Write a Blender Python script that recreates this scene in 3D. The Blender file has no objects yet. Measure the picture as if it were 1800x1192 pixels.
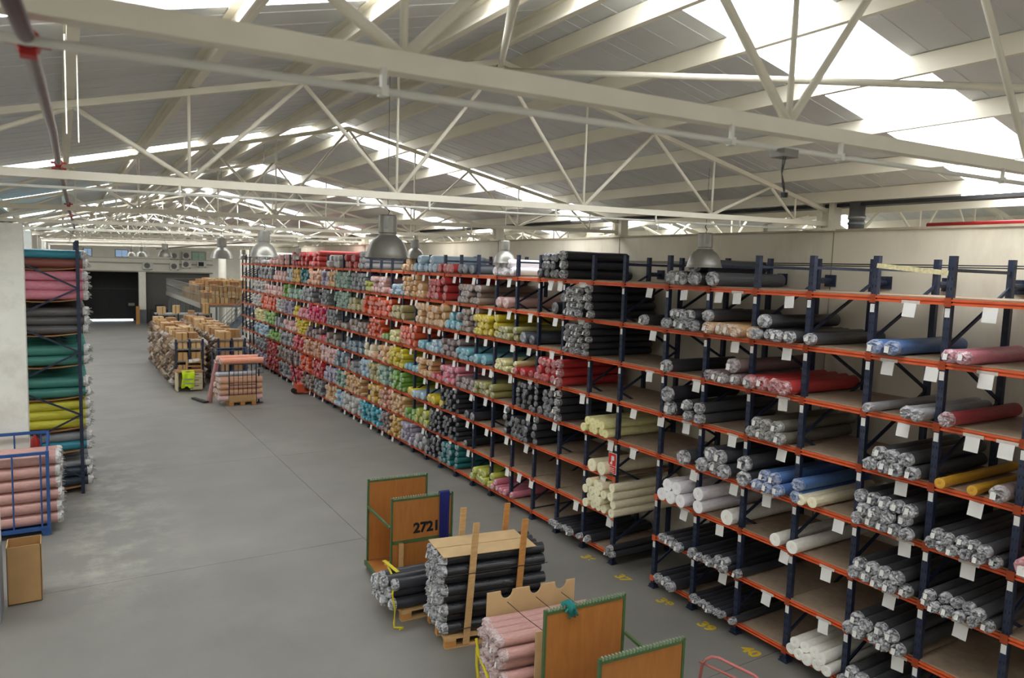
import bpy, math, random
from mathutils import Vector, Matrix
random.seed(7)
R_ = random.random
def U(a, b): return a + (b - a) * random.random()
sc = bpy.context.scene
COL = sc.collection
# ---------------------------------------------------------------- camera, sky, exposure
CAM_ROT = [[0.849956, -0.525856, 0.03241], [0.023498, 0.099291, 0.994781], [0.526329, 0.844759, -0.09675]]
cd = bpy.data.cameras.new('camera'); cam = bpy.data.objects.new('camera', cd); COL.objects.link(cam)
r, u, f = [Vector(v) for v in CAM_ROT]
m = Matrix((r, u, -f)).transposed().to_4x4(); m.translation = Vector((0, 0, 4.7246))
cam.matrix_world = m
cd.sensor_width = 36.0; cd.lens = 25.455; cd.clip_start = 0.05; cd.clip_end = 300
sc.camera = cam
cd.dof.use_dof = True; cd.dof.focus_distance = 8.5; cd.dof.aperture_fstop = 2.8
w = bpy.data.worlds.new('sky'); sc.world = w; w.use_nodes = True
bg = w.node_tree.nodes['Background']; bg.inputs[0].default_value = (0.80, 0.88, 1.0, 1); bg.inputs[1].default_value = 9.0
sc.view_settings.view_transform = 'Standard'; sc.view_settings.look = 'None'
sc.view_settings.exposure = 0.0; sc.view_settings.gamma = 1.0; sc.view_settings.use_curve_mapping = False
SKYLIGHT = 7.7            # daylight let through by the translucent roof sheets
# ---------------------------------------------------------------- helpers
def lin(c): 
    c = c / 255.0
    return c / 12.92 if c <= 0.04045 else ((c + 0.055) / 1.055) ** 2.4
def L3(c): return tuple(lin(x) for x in c) + (1.0,)
MATS = {}
def mat(name, rgb, rough=0.6, var=0.12, scale=6.0, bump=0.0, bscale=None, metal=0.0, emit=0.0, coat=0.0, stretch=None, dirt=None, dscale=1.5, damt=0.5):
    if name in MATS: return MATS[name]
    M = bpy.data.materials.new(name); M.use_nodes = True; nt = M.node_tree; N = nt.nodes; K = nt.links
    b = N['Principled BSDF']; b.inputs['Roughness'].default_value = rough; b.inputs['Metallic'].default_value = metal
    b.inputs['Coat Weight'].default_value = coat
    c = L3(rgb)
    b.inputs['Base Color'].default_value = c
    if var or bump or dirt:
        tc = N.new('ShaderNodeTexCoord'); mp = N.new('ShaderNodeMapping'); K.new(tc.outputs['Object'], mp.inputs[0])
        if stretch: mp.inputs['Scale'].default_value = stretch
    if var:
        n = N.new('ShaderNodeTexNoise'); n.inputs['Scale'].default_value = scale; n.inputs['Detail'].default_value = 5
        K.new(mp.outputs[0], n.inputs['Vector'])
        rp = N.new('ShaderNodeValToRGB'); rp.color_ramp.elements[0].position = 0.3; rp.color_ramp.elements[1].position = 0.7
        rp.color_ramp.elements[0].color = tuple(x * (1 - var) for x in c[:3]) + (1,)
        rp.color_ramp.elements[1].color = tuple(min(1, x * (1 + var)) for x in c[:3]) + (1,)
        K.new(n.outputs['Fac'], rp.inputs[0]); out = rp.outputs[0]
        if dirt:
            n2 = N.new('ShaderNodeTexNoise'); n2.inputs['Scale'].default_value = dscale; n2.inputs['Detail'].default_value = 8; n2.inputs['Roughness'].default_value = 0.65
            K.new(mp.outputs[0], n2.inputs['Vector'])
            r2 = N.new('ShaderNodeValToRGB'); r2.color_ramp.elements[0].position = 0.5; r2.color_ramp.elements[1].position = 0.72
            r2.color_ramp.elements[0].color = (0, 0, 0, 1); r2.color_ramp.elements[1].color = (damt, damt, damt, 1)
            K.new(n2.outputs['Fac'], r2.inputs[0])
            mx = N.new('ShaderNodeMix'); mx.data_type = 'RGBA'
            K.new(r2.outputs[0], mx.inputs['Factor']); K.new(out, mx.inputs['A']); mx.inputs['B'].default_value = L3(dirt)
            out = mx.outputs['Result']
        K.new(out, b.inputs['Base Color'])
    if bump:
        n3 = N.new('ShaderNodeTexNoise'); n3.inputs['Scale'].default_value = bscale or scale * 3; n3.inputs['Detail'].default_value = 4
        K.new(mp.outputs[0], n3.inputs['Vector'])
        bp = N.new('ShaderNodeBump'); bp.inputs['Strength'].default_value = bump; bp.inputs['Distance'].default_value = 0.02
        K.new(n3.outputs['Fac'], bp.inputs['Height']); K.new(bp.outputs[0], b.inputs['Normal'])
    if emit:
        b.inputs['Emission Color'].default_value = c; b.inputs['Emission Strength'].default_value = emit
    MATS[name] = M
    return M
def plastic(name, rgb, light=(232, 232, 234), amt=0.9):
    """crumpled clear film gathered over a roll's end"""
    if name in MATS: return MATS[name]
    M = bpy.data.materials.new(name); M.use_nodes = True; nt = M.node_tree; N = nt.nodes; K = nt.links
    b = N['Principled BSDF']; b.inputs['Roughness'].default_value = 0.3
    tc = N.new('ShaderNodeTexCoord'); oi = N.new('ShaderNodeObjectInfo')
    ad = N.new('ShaderNodeVectorMath'); ad.operation = 'ADD'; mp = N.new('ShaderNodeMapping'); mp.inputs['Scale'].default_value = (12, 1, 1)
    K.new(tc.outputs['Object'], mp.inputs[0]); K.new(mp.outputs[0], ad.inputs[0]); 
    ml = N.new('ShaderNodeVectorMath'); ml.operation = 'SCALE'; ml.inputs[0].default_value = (7, 13, 17); K.new(oi.outputs['Random'], ml.inputs['Scale']); K.new(ml.outputs[0], ad.inputs[1])
    n = N.new('ShaderNodeTexNoise'); n.inputs['Scale'].default_value = 1.5; n.inputs['Detail'].default_value = 3; n.inputs['Distortion'].default_value = 1.2
    K.new(ad.outputs[0], n.inputs['Vector'])
    rp = N.new('ShaderNodeValToRGB'); e = rp.color_ramp.elements
    d = L3(rgb); l = L3(light)
    e[0].position = 0.33; e[0].color = tuple(d[i] * 0.74 + l[i] * 0.07 for i in range(3)) + (1,)
    e[1].position = 0.66; e[1].color = tuple(d[i] * (1 - amt) + l[i] * amt for i in range(3)) + (1,)  # pale patches paint the film's white highlights into the colour
    K.new(n.outputs['Fac'], rp.inputs[0]); K.new(rp.outputs[0], b.inputs['Base Color'])
    bp = N.new('ShaderNodeBump'); bp.inputs['Strength'].default_value = 0.8; bp.inputs['Distance'].default_value = 0.03
    K.new(n.outputs['Fac'], bp.inputs['Height']); K.new(bp.outputs[0], b.inputs['Normal'])
    MATS[name] = M
    return M
ORG = {}
class MB:
    def __init__(s): s.v = []; s.f = []; s.sm = False
    def add(s, vs, fs):
        o = len(s.v); s.v += [tuple(x) for x in vs]; s.f += [tuple(i + o for i in f) for f in fs]; return s
    def box(s, cx, cy, cz, sx, sy, sz, rz=0.0):
        vs = []
        c, n = math.cos(rz), math.sin(rz)
        for dz in (-.5, .5):
            for dx, dy in ((-.5, -.5), (.5, -.5), (.5, .5), (-.5, .5)):
                x, y = dx * sx, dy * sy
                vs.append((cx + x * c - y * n, cy + x * n + y * c, cz + dz * sz))
        return s.add(vs, [(0, 3, 2, 1), (4, 5, 6, 7), (0, 1, 5, 4), (1, 2, 6, 5), (2, 3, 7, 6), (3, 0, 4, 7)])
    def b2(s, x0, x1, y0, y1, z0, z1): return s.box((x0 + x1) / 2, (y0 + y1) / 2, (z0 + z1) / 2, abs(x1 - x0), abs(y1 - y0), abs(z1 - z0))
    def bar(s, p, q, w, h=None, up=(0, 0, 1)):
        h = h or w; p = Vector(p); q = Vector(q); d = (q - p).normalized(); upv = Vector(up)
        if abs(d.dot(upv)) > 0.98: upv = Vector((1, 0, 0))
        a = d.cross(upv).normalized() * w / 2; b = a.cross(d).normalized() * h / 2
        vs = [p - a - b, p + a - b, p + a + b, p - a + b, q - a - b, q + a - b, q + a + b, q - a + b]
        return s.add(vs, [(0, 3, 2, 1), (4, 5, 6, 7), (0, 1, 5, 4), (1, 2, 6, 5), (2, 3, 7, 6), (3, 0, 4, 7)])
    def tube(s, p, q, r, n=8, r2=None, caps=True):
        p = Vector(p); q = Vector(q); d = (q - p).normalized(); upv = Vector((0, 0, 1)) if abs(d.z) < 0.95 else Vector((1, 0, 0))
        a = d.cross(upv).normalized(); b = a.cross(d); r2 = r if r2 is None else r2
        vs = []
        for c, rr in ((p, r), (q, r2)):
            for i in range(n):
                t = 2 * math.pi * i / n; vs.append(c + (a * math.cos(t) + b * math.sin(t)) * rr)
        fs = [(i, (i + 1) % n, n + (i + 1) % n, n + i) for i in range(n)]
        if caps: fs += [tuple(range(n))[::-1], tuple(range(n, 2 * n))]
        return s.add(vs, fs)
    def path(s, pts, r, n=6):
        pts = [Vector(p) for p in pts]; rings = []
        vs = []; 
        for i, p in enumerate(pts):
            d = (pts[min(i + 1, len(pts) - 1)] - pts[max(i - 1, 0)]).normalized()
            upv = Vector((0, 0, 1)) if abs(d.z) < 0.9 else Vector((1, 0, 0))
            a = d.cross(upv).normalized(); b = a.cross(d)
            for k in range(n):
                t = 2 * math.pi * k / n; vs.append(p + (a * math.cos(t) + b * math.sin(t)) * r)
        fs = []
        for i in range(len(pts) - 1):
            for k in range(n): fs.append((i * n + k, i * n + (k + 1) % n, (i + 1) * n + (k + 1) % n, (i + 1) * n + k))
        fs += [tuple(range(n))[::-1], tuple(range((len(pts) - 1) * n, len(pts) * n))]
        return s.add(vs, fs)
    def lathe(s, prof, c=(0, 0, 0), n=24):
        vs = []; 
        for rr, z in prof:
            for k in range(n):
                t = 2 * math.pi * k / n; vs.append((c[0] + rr * math.cos(t), c[1] + rr * math.sin(t), c[2] + z))
        fs = []
        for i in range(len(prof) - 1):
            for k in range(n): fs.append((i * n + k, i * n + (k + 1) % n, (i + 1) * n + (k + 1) % n, (i + 1) * n + k))
        return s.add(vs, fs)
    def rot(s, ang, c):
        cc, n = math.cos(ang), math.sin(ang)
        s.v = [(c[0] + (x - c[0]) * cc - (y - c[1]) * n, c[1] + (x - c[0]) * n + (y - c[1]) * cc, z) for x, y, z in s.v]; return s
    def mesh(s, name, m=None, org=(0, 0, 0), smooth=None):
        me = bpy.data.meshes.new(name); o = org
        me.from_pydata([(x - o[0], y - o[1], z - o[2]) for x, y, z in s.v], [], s.f)
        if m: me.materials.append(m)
        if smooth if smooth is not None else s.sm:
            for p in me.polygons: p.use_smooth = True
        return me
    def build(s, name, m, parent=None, smooth=None):
        org = ORG.get(parent.name, (0, 0, 0)) if parent else (0, 0, 0)
        o = bpy.data.objects.new(name, s.mesh(name, m, org, smooth)); COL.objects.link(o)
        if parent: o.parent = parent; ORG[o.name] = org
        return o
    def thing(s, name, m, label, cat, loc=None, group=None, smooth=None, kind=None):
        loc = loc or s.v[0]
        o = bpy.data.objects.new(name, s.mesh(name, m, loc, smooth)); COL.objects.link(o); o.location = loc; ORG[o.name] = tuple(loc)
        return tag(o, label, cat, group, kind)
def smooth_angle(o): 
    for p in o.data.polygons: p.use_smooth = True
def tag(o, label=None, cat=None, group=None, kind=None):
    if label: o['label'] = label
    if cat: o['category'] = cat
    if group: o['group'] = group
    if kind: o['kind'] = kind
    return o
def thing(name, label, cat, loc, group=None, kind=None):
    o = bpy.data.objects.new(name, None); COL.objects.link(o); o.location = loc; ORG[o.name] = tuple(loc); o.empty_display_size = 0.1
    return tag(o, label, cat, group, kind)
def inst(name, me, parent=None, loc=(0, 0, 0), scale=None, rz=0, m=None):
    o = bpy.data.objects.new(name, me); COL.objects.link(o)
    if parent:
        o.parent = parent; ORG[o.name] = tuple(loc); org = ORG.get(parent.name, (0, 0, 0)); loc = (loc[0] - org[0], loc[1] - org[1], loc[2] - org[2])
    o.location = loc
    if scale: o.scale = scale
    if rz: o.rotation_euler.z = rz
    if m: o.material_slots[0].link = 'OBJECT'; o.material_slots[0].material = m
    return o
def copy_tree(o, parent=None):
    c = o.copy(); COL.objects.link(c)
    if parent: c.parent = parent
    for ch in list(o.children): copy_tree(ch, c)
    return c
def text(body, size, loc, rot, m, name, parent=None, extr=0.0015):
    cu = bpy.data.curves.new(name, 'FONT'); cu.body = body; cu.size = size; cu.extrude = extr; cu.align_x = 'CENTER'; cu.align_y = 'CENTER'
    cu.offset = size * 0.045
    tmp = bpy.data.objects.new(name, cu); COL.objects.link(tmp); bpy.context.view_layer.update()
    me = bpy.data.meshes.new_from_object(tmp.evaluated_get(bpy.context.evaluated_depsgraph_get())); bpy.data.objects.remove(tmp); bpy.data.curves.remove(cu)
    me.materials.clear(); me.materials.append(m); o = bpy.data.objects.new(name, me); COL.objects.link(o); o.rotation_euler = rot
    if parent:
        o.parent = parent; org = ORG.get(parent.name, (0, 0, 0)); loc = (loc[0] - org[0], loc[1] - org[1], loc[2] - org[2])
    o.location = loc
    return o
ORD = [''] + 'first second third fourth fifth sixth seventh eighth ninth tenth eleventh twelfth thirteenth fourteenth fifteenth sixteenth seventeenth eighteenth nineteenth twentieth'.split()
ORD += ['twenty-' + q for q in ORD[1:10]] + ['thirtieth'] + ['thirty-' + q for q in ORD[1:10]]
# ---------------------------------------------------------------- materials
concrete = mat('floor_concrete', (129, 126, 119), 0.55, 0.10, 0.7, 0.05, 30, dirt=(146, 143, 134), dscale=0.45, damt=0.4)
def dusty_floor(M):
    # pale dust trodden in along the colonnade rack
    nt = M.node_tree; N = nt.nodes; K = nt.links; b = N['Principled BSDF']; src = b.inputs['Base Color'].links[0].from_socket
    tc = N.new('ShaderNodeTexCoord'); sp = N.new('ShaderNodeSeparateXYZ'); K.new(tc.outputs['Object'], sp.inputs[0])
    def mr(s, a, c):
        n = N.new('ShaderNodeMapRange'); n.interpolation_type = 'SMOOTHSTEP'; n.inputs['From Min'].default_value = a; n.inputs['From Max'].default_value = c; K.new(sp.outputs[s], n.inputs[0]); return n.outputs[0]
    def mul(p, q):
        n = N.new('ShaderNodeMath'); n.operation = 'MULTIPLY'; K.new(p, n.inputs[0]); K.new(q, n.inputs[1]); return n.outputs[0]
    ns = N.new('ShaderNodeTexNoise'); ns.inputs['Scale'].default_value = 1.3; ns.inputs['Detail'].default_value = 9; ns.inputs['Roughness'].default_value = .7; K.new(tc.outputs['Object'], ns.inputs[0])
    rp = N.new('ShaderNodeMapRange'); rp.inputs['From Min'].default_value = .46; rp.inputs['From Max'].default_value = .66; K.new(ns.outputs['Fac'], rp.inputs[0])
    f = mul(mul(mul(mr('X', 2.2, .7), mr('X', -.6, .3)), mul(mr('Y', 9.5, 12.5), mr('Y', 24, 17))), rp.outputs[0])
    mx = N.new('ShaderNodeMix'); mx.data_type = 'RGBA'; K.new(f, mx.inputs['Factor']); K.new(src, mx.inputs['A']); mx.inputs['B'].default_value = L3((164, 160, 148)); K.new(mx.outputs['Result'], b.inputs['Base Color'])
dusty_floor(concrete)
joint = mat('floor_joint', (70, 68, 64), 0.9, 0.1)
plaster = mat('wall_plaster', (222, 215, 196), 0.85, 0.06, 0.8, 0.1, 14, dirt=(160, 150, 134), dscale=1.1, damt=0.45, stretch=(1, 1, 0.35))
white_paint = mat('white_paint', (240, 236, 222), 0.75, 0.05, 1.5)
cream = mat('cream_steel', (238, 232, 214), 0.5, 0.05, 3.0)
purlin_m = mat('purlin_cream', (238, 231, 212), 0.55, 0.05, 2.0)
roof_m = mat('roof_sheet', (222, 223, 222), 0.45, 0.05, 1.5)
blue_steel = mat('blue_rack_paint', (32, 42, 66), 0.45, 0.2, 9.0, dirt=(76, 78, 84), dscale=14, damt=0.5)
orange_steel = mat('orange_beam_paint', (226, 98, 50), 0.45, 0.12, 7.0, dirt=(190, 120, 95), dscale=9, damt=0.5)
chip = mat('chipboard', (158, 138, 116), 0.8, 0.12, 12.0)
paper = mat('white_paper', (228, 227, 222), 0.8, 0.04, 4.0)
tape = mat('clear_tape', (214, 200, 188), 0.35, 0.1, 20.0)
card = mat('cardboard', (196, 156, 104), 0.8, 0.08, 4.0)
card2 = mat('cardboard_pale', (208, 176, 128), 0.8, 0.08, 4.0)
card3 = mat('cardboard_dark', (170, 128, 84), 0.8, 0.08, 4.0)
pine = mat('pine_wood', (206, 166, 112), 0.7, 0.14, 5.0, stretch=(1, 1, 6))
pine_o = mat('orange_pine', (200, 140, 76), 0.7, 0.12, 5.0, stretch=(1, 1, 6))
ply = mat('orange_plywood', (182, 118, 56), 0.55, 0.10, 3.0, stretch=(6, 6, 1))
green_steel = mat('green_steel', (78, 106, 64), 0.5, 0.15, 8.0)
dark_metal = mat('dark_metal', (38, 40, 44), 0.5, 0.1)
grey_metal = mat('grey_metal', (140, 140, 136), 0.4, 0.1, 5.0, metal=0.3)
galv = mat('galvanised', (150, 152, 152), 0.35, 0.12, 5.0, metal=0.6)
lamp_m = mat('lamp_aluminium', (150, 148, 140), 0.38, 0.14, 6.0, metal=0.55)
lamp_in = mat('lamp_inside', (190, 188, 180), 0.3, 0.05, metal=0.5)
red_paint = mat('red_paint', (176, 38, 34), 0.5, 0.1)
pipe_red = mat('oxide_pipe', (116, 96, 97), 0.35, 0.2, 8.0, metal=0.2)
black = mat('black_rubber', (24, 24, 26), 0.6, 0.1)
trolley_blue = mat('trolley_blue', (44, 84, 142), 0.5, 0.12)
yellow_paint = mat('yellow_paint', (208, 176, 40), 0.7, 0.15, 20)
yellow_strap = mat('yellow_strap', (214, 196, 30), 0.5, 0.1)
hivis = mat('hi_vis', (205, 235, 30), 0.7, 0.08)
navy_cloth = mat('navy_cloth', (32, 38, 110), 0.9, 0.12, bump=0.3, bscale=14, scale=8)
teal_cloth = mat('teal_glove', (36, 128, 122), 0.9, 0.12)
grey_dado = mat('grey_dado', (128, 130, 134), 0.8, 0.05)
dark_door = mat('dark_gate', (44, 44, 44), 0.7, 0.1)
shutter_m = mat('grey_shutter', (96, 93, 88), 0.7, 0.06)
ac_white = mat('ac_white', (224, 222, 212), 0.5, 0.03)
glass_blue = mat('window_glass', (150, 180, 215), 0.2, 0.1, emit=0.5)
glass_green = mat('green_glass', (170, 200, 180), 0.2, 0.1)
skylight_m = mat('translucent_sheet', (246, 250, 255), 0.5, 0, emit=SKYLIGHT)
BODY = {'charcoal': (74, 75, 78), 'black': (54, 55, 60), 'tan': (226, 182, 130), 'blue': (92, 128, 184), 'pink': (222, 136, 152), 'mauve': (140, 120, 118),
 'red': (192, 66, 64), 'silver': (168, 168, 170), 'darkred': (158, 62, 66), 'olive': (118, 114, 100), 'mustard': (206, 154, 48), 'cream': (246, 234, 200), 'redpink': (214, 84, 96),
 'white': (246, 241, 244), 'ivory': (246, 242, 230), 'slate': (92, 98, 108), 'paleblue': (176, 202, 218), 'whitegrey': (196, 194, 190), 'palepink': (226, 186, 180), 'taupe': (150, 132, 120),
 'lime': (196, 200, 90), 'grey': (140, 144, 146), 'mint': (152, 184, 166), 'lavender': (172, 164, 184), 'peach': (222, 170, 136), 'teal': (48, 120, 124), 'gold': (218, 176, 84),
 'limegrey': (176, 172, 110), 'yellow': (226, 204, 60), 'skyblue': (128, 190, 206), 'goldgrey': (184, 172, 120), 'orange': (226, 98, 58), 'green': (130, 176, 84), 'crimson': (196, 60, 60),
 'paleyellow': (238, 230, 168), 'hotpink': (222, 58, 104), 'slateblue': (120, 140, 152), 'salmon': (214, 150, 122), 'aqua': (70, 172, 190), 'rosepink': (204, 158, 148),
 'brown': (140, 78, 70), 'rackpink': (222, 140, 158), 'darkgrey': (92, 90, 90), 'greenteal': (62, 130, 118), 'rackyellow': (206, 200, 62), 'navy': (48, 60, 74), 'turquoise': (48, 140, 160), 'peachorange': (240, 160, 128), 'oldpink': (196, 142, 140)}
CORED = {'cream', 'white', 'ivory', 'paleyellow', 'yellow', 'mustard'}
NICE = {'redpink': 'coral pink', 'darkred': 'dark red', 'paleblue': 'pale blue', 'palepink': 'pale pink', 'paleyellow': 'pale yellow', 'limegrey': 'yellow-grey', 'skyblue': 'sky blue', 'olive': 'olive grey', 'black': 'black', 'whitegrey': 'pale grey'}
def body_mat(c): return mat('cloth_' + c, BODY[c], 0.42, 0.08, 3.0, 0.25, 6, stretch=(6, 1, 1), coat=0.15)
def end_mat(c):
    if c in CORED: return mat('end_' + c, tuple(min(255, x + 12) for x in BODY[c]), 0.6, 0.06, 2)
    return plastic('film_' + c, BODY[c], amt=.9 if sum(BODY[c]) < 300 else .62)
# ---------------------------------------------------------------- setting
YF = 57.5                       # far wall
TRUSS_Y = [-6.6, -2.2, 2.07, 6.32, 10.75, 15.3, 19.9, 24.4, 28.9, 33.4, 37.9, 42.4, 46.9, 51.4, 55.6]
fl = thing('floor', 'grey concrete floor slabs with dark joints', None, (0, 0, 0), kind='structure')
xs = [-12.6, -6.6, 4.33, 9.0, 20]; ys = [-12, -6.2, -0.3, 5.6, 11.6, 17.6, 23.6, 29.6, 35.6, 41.6, 47.6, 53.6, 60.4]
for i in range(len(xs) - 1):
    for j in range(len(ys) - 1):
        MB().b2(xs[i] + .004, xs[i + 1] - .004, ys[j] + .004, ys[j + 1] - .004, -0.2, 0).build('floor_slab', concrete, fl)
MB().b2(-12.6, 20, -12, 60.4, -0.3, -0.012).build('joint_filler', joint, fl)
wr = MB().b2(9.0, 9.16, -12, 39.2, 0, 5.37).thing('wall_right', plaster, 'tall plastered wall behind the rack', None, (9, 0, 0), kind='structure')
o = MB()
for y in (-7, -2.6, 1.8, 6.2, 10.7, 15.2, 19.8, 24.3, 28.8, 33.3, 37.8): o.b2(8.992, 9.0, y - .006, y + .006, 0.1, 5.36)
o.build('wall_joint', mat('wall_seam', (150, 142, 126), .9, .1), wr)
MB().b2(8.97, 9.19, -12, 39.2, 5.37, 5.40).build('wall_coping', mat('coping', (178, 168, 148), .8, .1), wr)
MB().b2(-12.6, 20, -12.2, -12, 0, 8).thing('wall_back', plaster, None, None, (0, -12, 0), kind='structure')
MB().b2(-12.8, -12.6, -12, 60, 0, 6).thing('wall_left', white_paint, None, None, (-12.6, 0, 0), kind='structure')
MB().b2(20, 20.2, -12, 60, 0, 6).thing('wall_outer', white_paint, None, None, (20, 0, 0), kind='structure')
# far wall: white band over two dark openings
fw = thing('wall_far', 'white end wall over two dark loading openings', None, (4, YF, 0), kind='structure')
MB().b2(-12.6, 20, YF, YF + .3, 3.68, 8.2).build('wall_band', white_paint, fw)
MB().b2(-12.6, 1.0, YF, YF + .3, 0, 3.68).build('wall_panel', white_paint, fw)
MB().b2(9.3, 20, YF, YF + .3, 0, 3.68).build('wall_panel', white_paint, fw)
MB().b2(-2, 9.5, YF - .06, YF, 4.20, 4.30).build('wall_ledge', mat('ledge', (178, 172, 158), .8, .05), fw)
MB().b2(-2, 9.5, YF - .1, YF, 3.62, 3.70).build('lintel', mat('lintel', (160, 154, 140), .8, .05), fw)
MB().b2(-2, 9.5, YF - .04, YF, 4.56, 4.60).build('cable_tray', mat('tray', (190, 184, 170), .8, .05), fw)
MB().b2(4.9, 5.1, YF + .3, 60.3, 0, 3.68).build('recess_jamb', mat('jamb', (150, 146, 136), .8, .05), fw)
MB().b2(0.7, 1.0, YF + .3, 60.3, 0, 3.68).build('recess_jamb', MATS['jamb'], fw)
MB().b2(0.7, 5.1, YF + .3, 60.3, 3.68, 3.8).build('recess_lid', MATS['jamb'], fw)
d1 = thing('door_1', 'tall dark metal gate with light showing under it', None, (3, 60, 0), kind='structure')
for k in range(4): MB().b2(.9 + k * 1.02, 1.91 + k * 1.02, 60.0, 60.06, .13, 3.72).build('gate_leaf', dark_door, d1)
MB().b2(.7, 5.1, 60.061, 60.09, .13, 3.8).build('gate_light_block', dark_door, d1)  # unseen sheet added to stop daylight between the leaves
MB().b2(4.4, 5.1, 59.98, 60.0, 0, .2).build('gate_sill', dark_door, d1)
MB().b2(1.0, 4.9, 59.96, 60.0, 2.3, 2.38).build('gate_rail', mat('gate_rail', (58, 58, 56), .6, .1), d1)
MB().b2(4.1, 4.5, 59.9, 60, 1.1, 1.3).build('gate_lock_box', mat('lock_box', (170, 168, 160), .6, .1), d1)
MB().b2(4.9, 9.4, YF + .225, YF + .26, 0, 3.75).thing('shutter_light_block', dark_door, None, None, (7, YF, 0), kind='structure')  # unseen panel added behind the slats to block light through their gaps
d2 = thing('door_2', 'wide grey roller shutter', None, (7, YF + .2, 0), kind='structure')
for k in range(23): MB().b2(5.1, 9.3, YF + .18, YF + .22, k * .16, k * .16 + .156).build('shutter_slat', shutter_m, d2)
MB().b2(-12, 20, 60.4, 75, -.25, -.05).thing('ground_outside', mat('yard', (170, 168, 160), .9, .1), None, None, (3, 62, 0), kind='structure')
cw = MB().b2(4.58, 5.02, YF - .42, YF - .02, 0, 3.66).thing('column', white_paint, 'white square column between the two dark far openings', None, (4.8, YF, 0), kind='structure')
MB().b2(4.57, 5.03, YF - .43, YF - .01, 0.02, 1.0).build('grey_base', grey_dado, cw)
for n, (x0, x1, z0, z1, gm) in enumerate([(1.30, 1.75, 4.66, 5.14, glass_blue), (3.2, 3.95, 4.68, 5.12, glass_blue), (8.1, 9.0, 4.6, 5.16, glass_green)]):
    wn = MB().b2(x0 - .05, x1 + .05, YF - .03, YF - .005, z0 - .05, z1 + .05).thing('window_%d' % (n + 1), grey_metal, None, None, (x0, YF, z0), kind='structure')
    for k in range(2): MB().b2(x0 + k * (x1 - x0) / 2 + .01, x0 + (k + 1) * (x1 - x0) / 2 - .01, YF - .045, YF - .03, z0, z1).build('pane', gm, wn)
# roofs: three naves, each a pitched row of sheets with translucent strips between
def zr(X): return (6.92 - .205 * (X - 3.7)) if X > 3.7 else (6.92 - .255 * (3.7 - X))
SKY_Y = [-9.0, -2.5, 3.91, 11.75, 18.0, 24.4, 30.9, 37.3, 43.7, 50.1]
def slope_mesh(x0, z0, x1, z1, w):
    M = MB(); a = w / 2 - .004; t = .05
    M.add([(x0, -a, z0), (x1, -a, z1), (x1, a, z1), (x0, a, z0), (x0, -a, z0 + t), (x1, -a, z1 + t), (x1, a, z1 + t), (x0, a, z0 + t)],
          [(0, 3, 2, 1), (4, 5, 6, 7), (0, 1, 5, 4), (1, 2, 6, 5), (2, 3, 7, 6), (3, 0, 4, 7)])
    n = 3
    for k in range(n):
        y = -a + (k + .5) * 2 * a / n
        M.add([(x0, y - .008, z0), (x0, y + .008, z0), (x1, y + .008, z1), (x1, y - .008, z1), (x0, y - .004, z0 - .005), (x0, y + .004, z0 - .005), (x1, y + .004, z1 - .005), (x1, y - .004, z1 - .005)],
              [(4, 5, 6, 7), (0, 4, 7, 3), (1, 2, 6, 5)])
    return M
def roof(name, nx, ridge, zrf, x0, x1, label):
    c = thing(name, label, None, (ridge, 0, 6.9), kind='structure')
    W = .98
    for (xa, xb) in ((ridge, x1), (ridge, x0)):
        sh = .25 if xb < xa else 0.0; Y = 3.91 + sh - W * 16
        me = slope_mesh(xa - ridge, zrf(xa + (1e-4 if xb > xa else -1e-4)) - 6.9, xb - ridge, zrf(xb) - 6.9, W)
        roofme = me.mesh('roof_panel', roof_m); skyme = me.mesh('skylight_panel', skylight_m)
        y = Y
        while y < YF + .4:
            s = any(abs(y - sh - sy) <= W / 2 + .001 for sy in SKY_Y)
            o = bpy.data.objects.new('skylight_panel' if s else 'roof_panel', skyme if s else roofme); COL.objects.link(o); o.parent = c; o.location = (0, y, 0)
            y += W
    return c
ceil = roof('ceiling', 0, 3.7, zr, -1.37, 9.19, 'grey sheet roof with bright translucent strips')
zR = lambda X: 6.83 - .21 * abs(X - 14.4)
roof('ceiling_beyond', 0, 14.4, zR, 9.15, 20.1, 'roof of the hall past the rack wall')
zL = lambda X: 6.83 - .23 * abs(X + 6.9)
roof('ceiling_aside', 0, -6.9, zL, -1.35, -12.7, 'roof of the hall past the colonnade')
# purlins of the main nave: deep cream channels with lips
for X in (-.95, .096, .93, 1.775, 2.66, 3.42, 3.98, 4.77, 5.75, 6.74, 7.79, 8.72):
    zt = zr(X) - .012; M = MB(); s = 1 if X > 3.7 else -1
    M.b2(X - .012, X + .012, -12, YF, zt - .145, zt + .008).b2(X + .012 * s, X + .06 * s, -12, YF, zt - .012, zt + .007).b2(X + .012 * s, X + .04 * s, -12, YF, zt - .144, zt - .133).b2(X + .04 * s, X + .048 * s, -12, YF, zt - .143, zt - .12)
    M.build('purlin', purlin_m, ceil)
M = MB()
for X in (10.2, 11.6, 13, 14.2, 14.6, 15.9, 17.3, 18.7): M.b2(X - .03, X + .03, -12, YF, zR(X) - .24, zR(X) - .03)
tag(M.build('purlin', purlin_m, bpy.data.objects['ceiling_beyond']))
M = MB()
for X in (-2.4, -3.6, -4.8, -6, -7.6, -9, -10.5): M.b2(X - .03, X + .03, -12, YF, zL(X) - .24, zL(X) - .03)
M.build('purlin', purlin_m, bpy.data.objects['ceiling_aside'])
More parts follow.
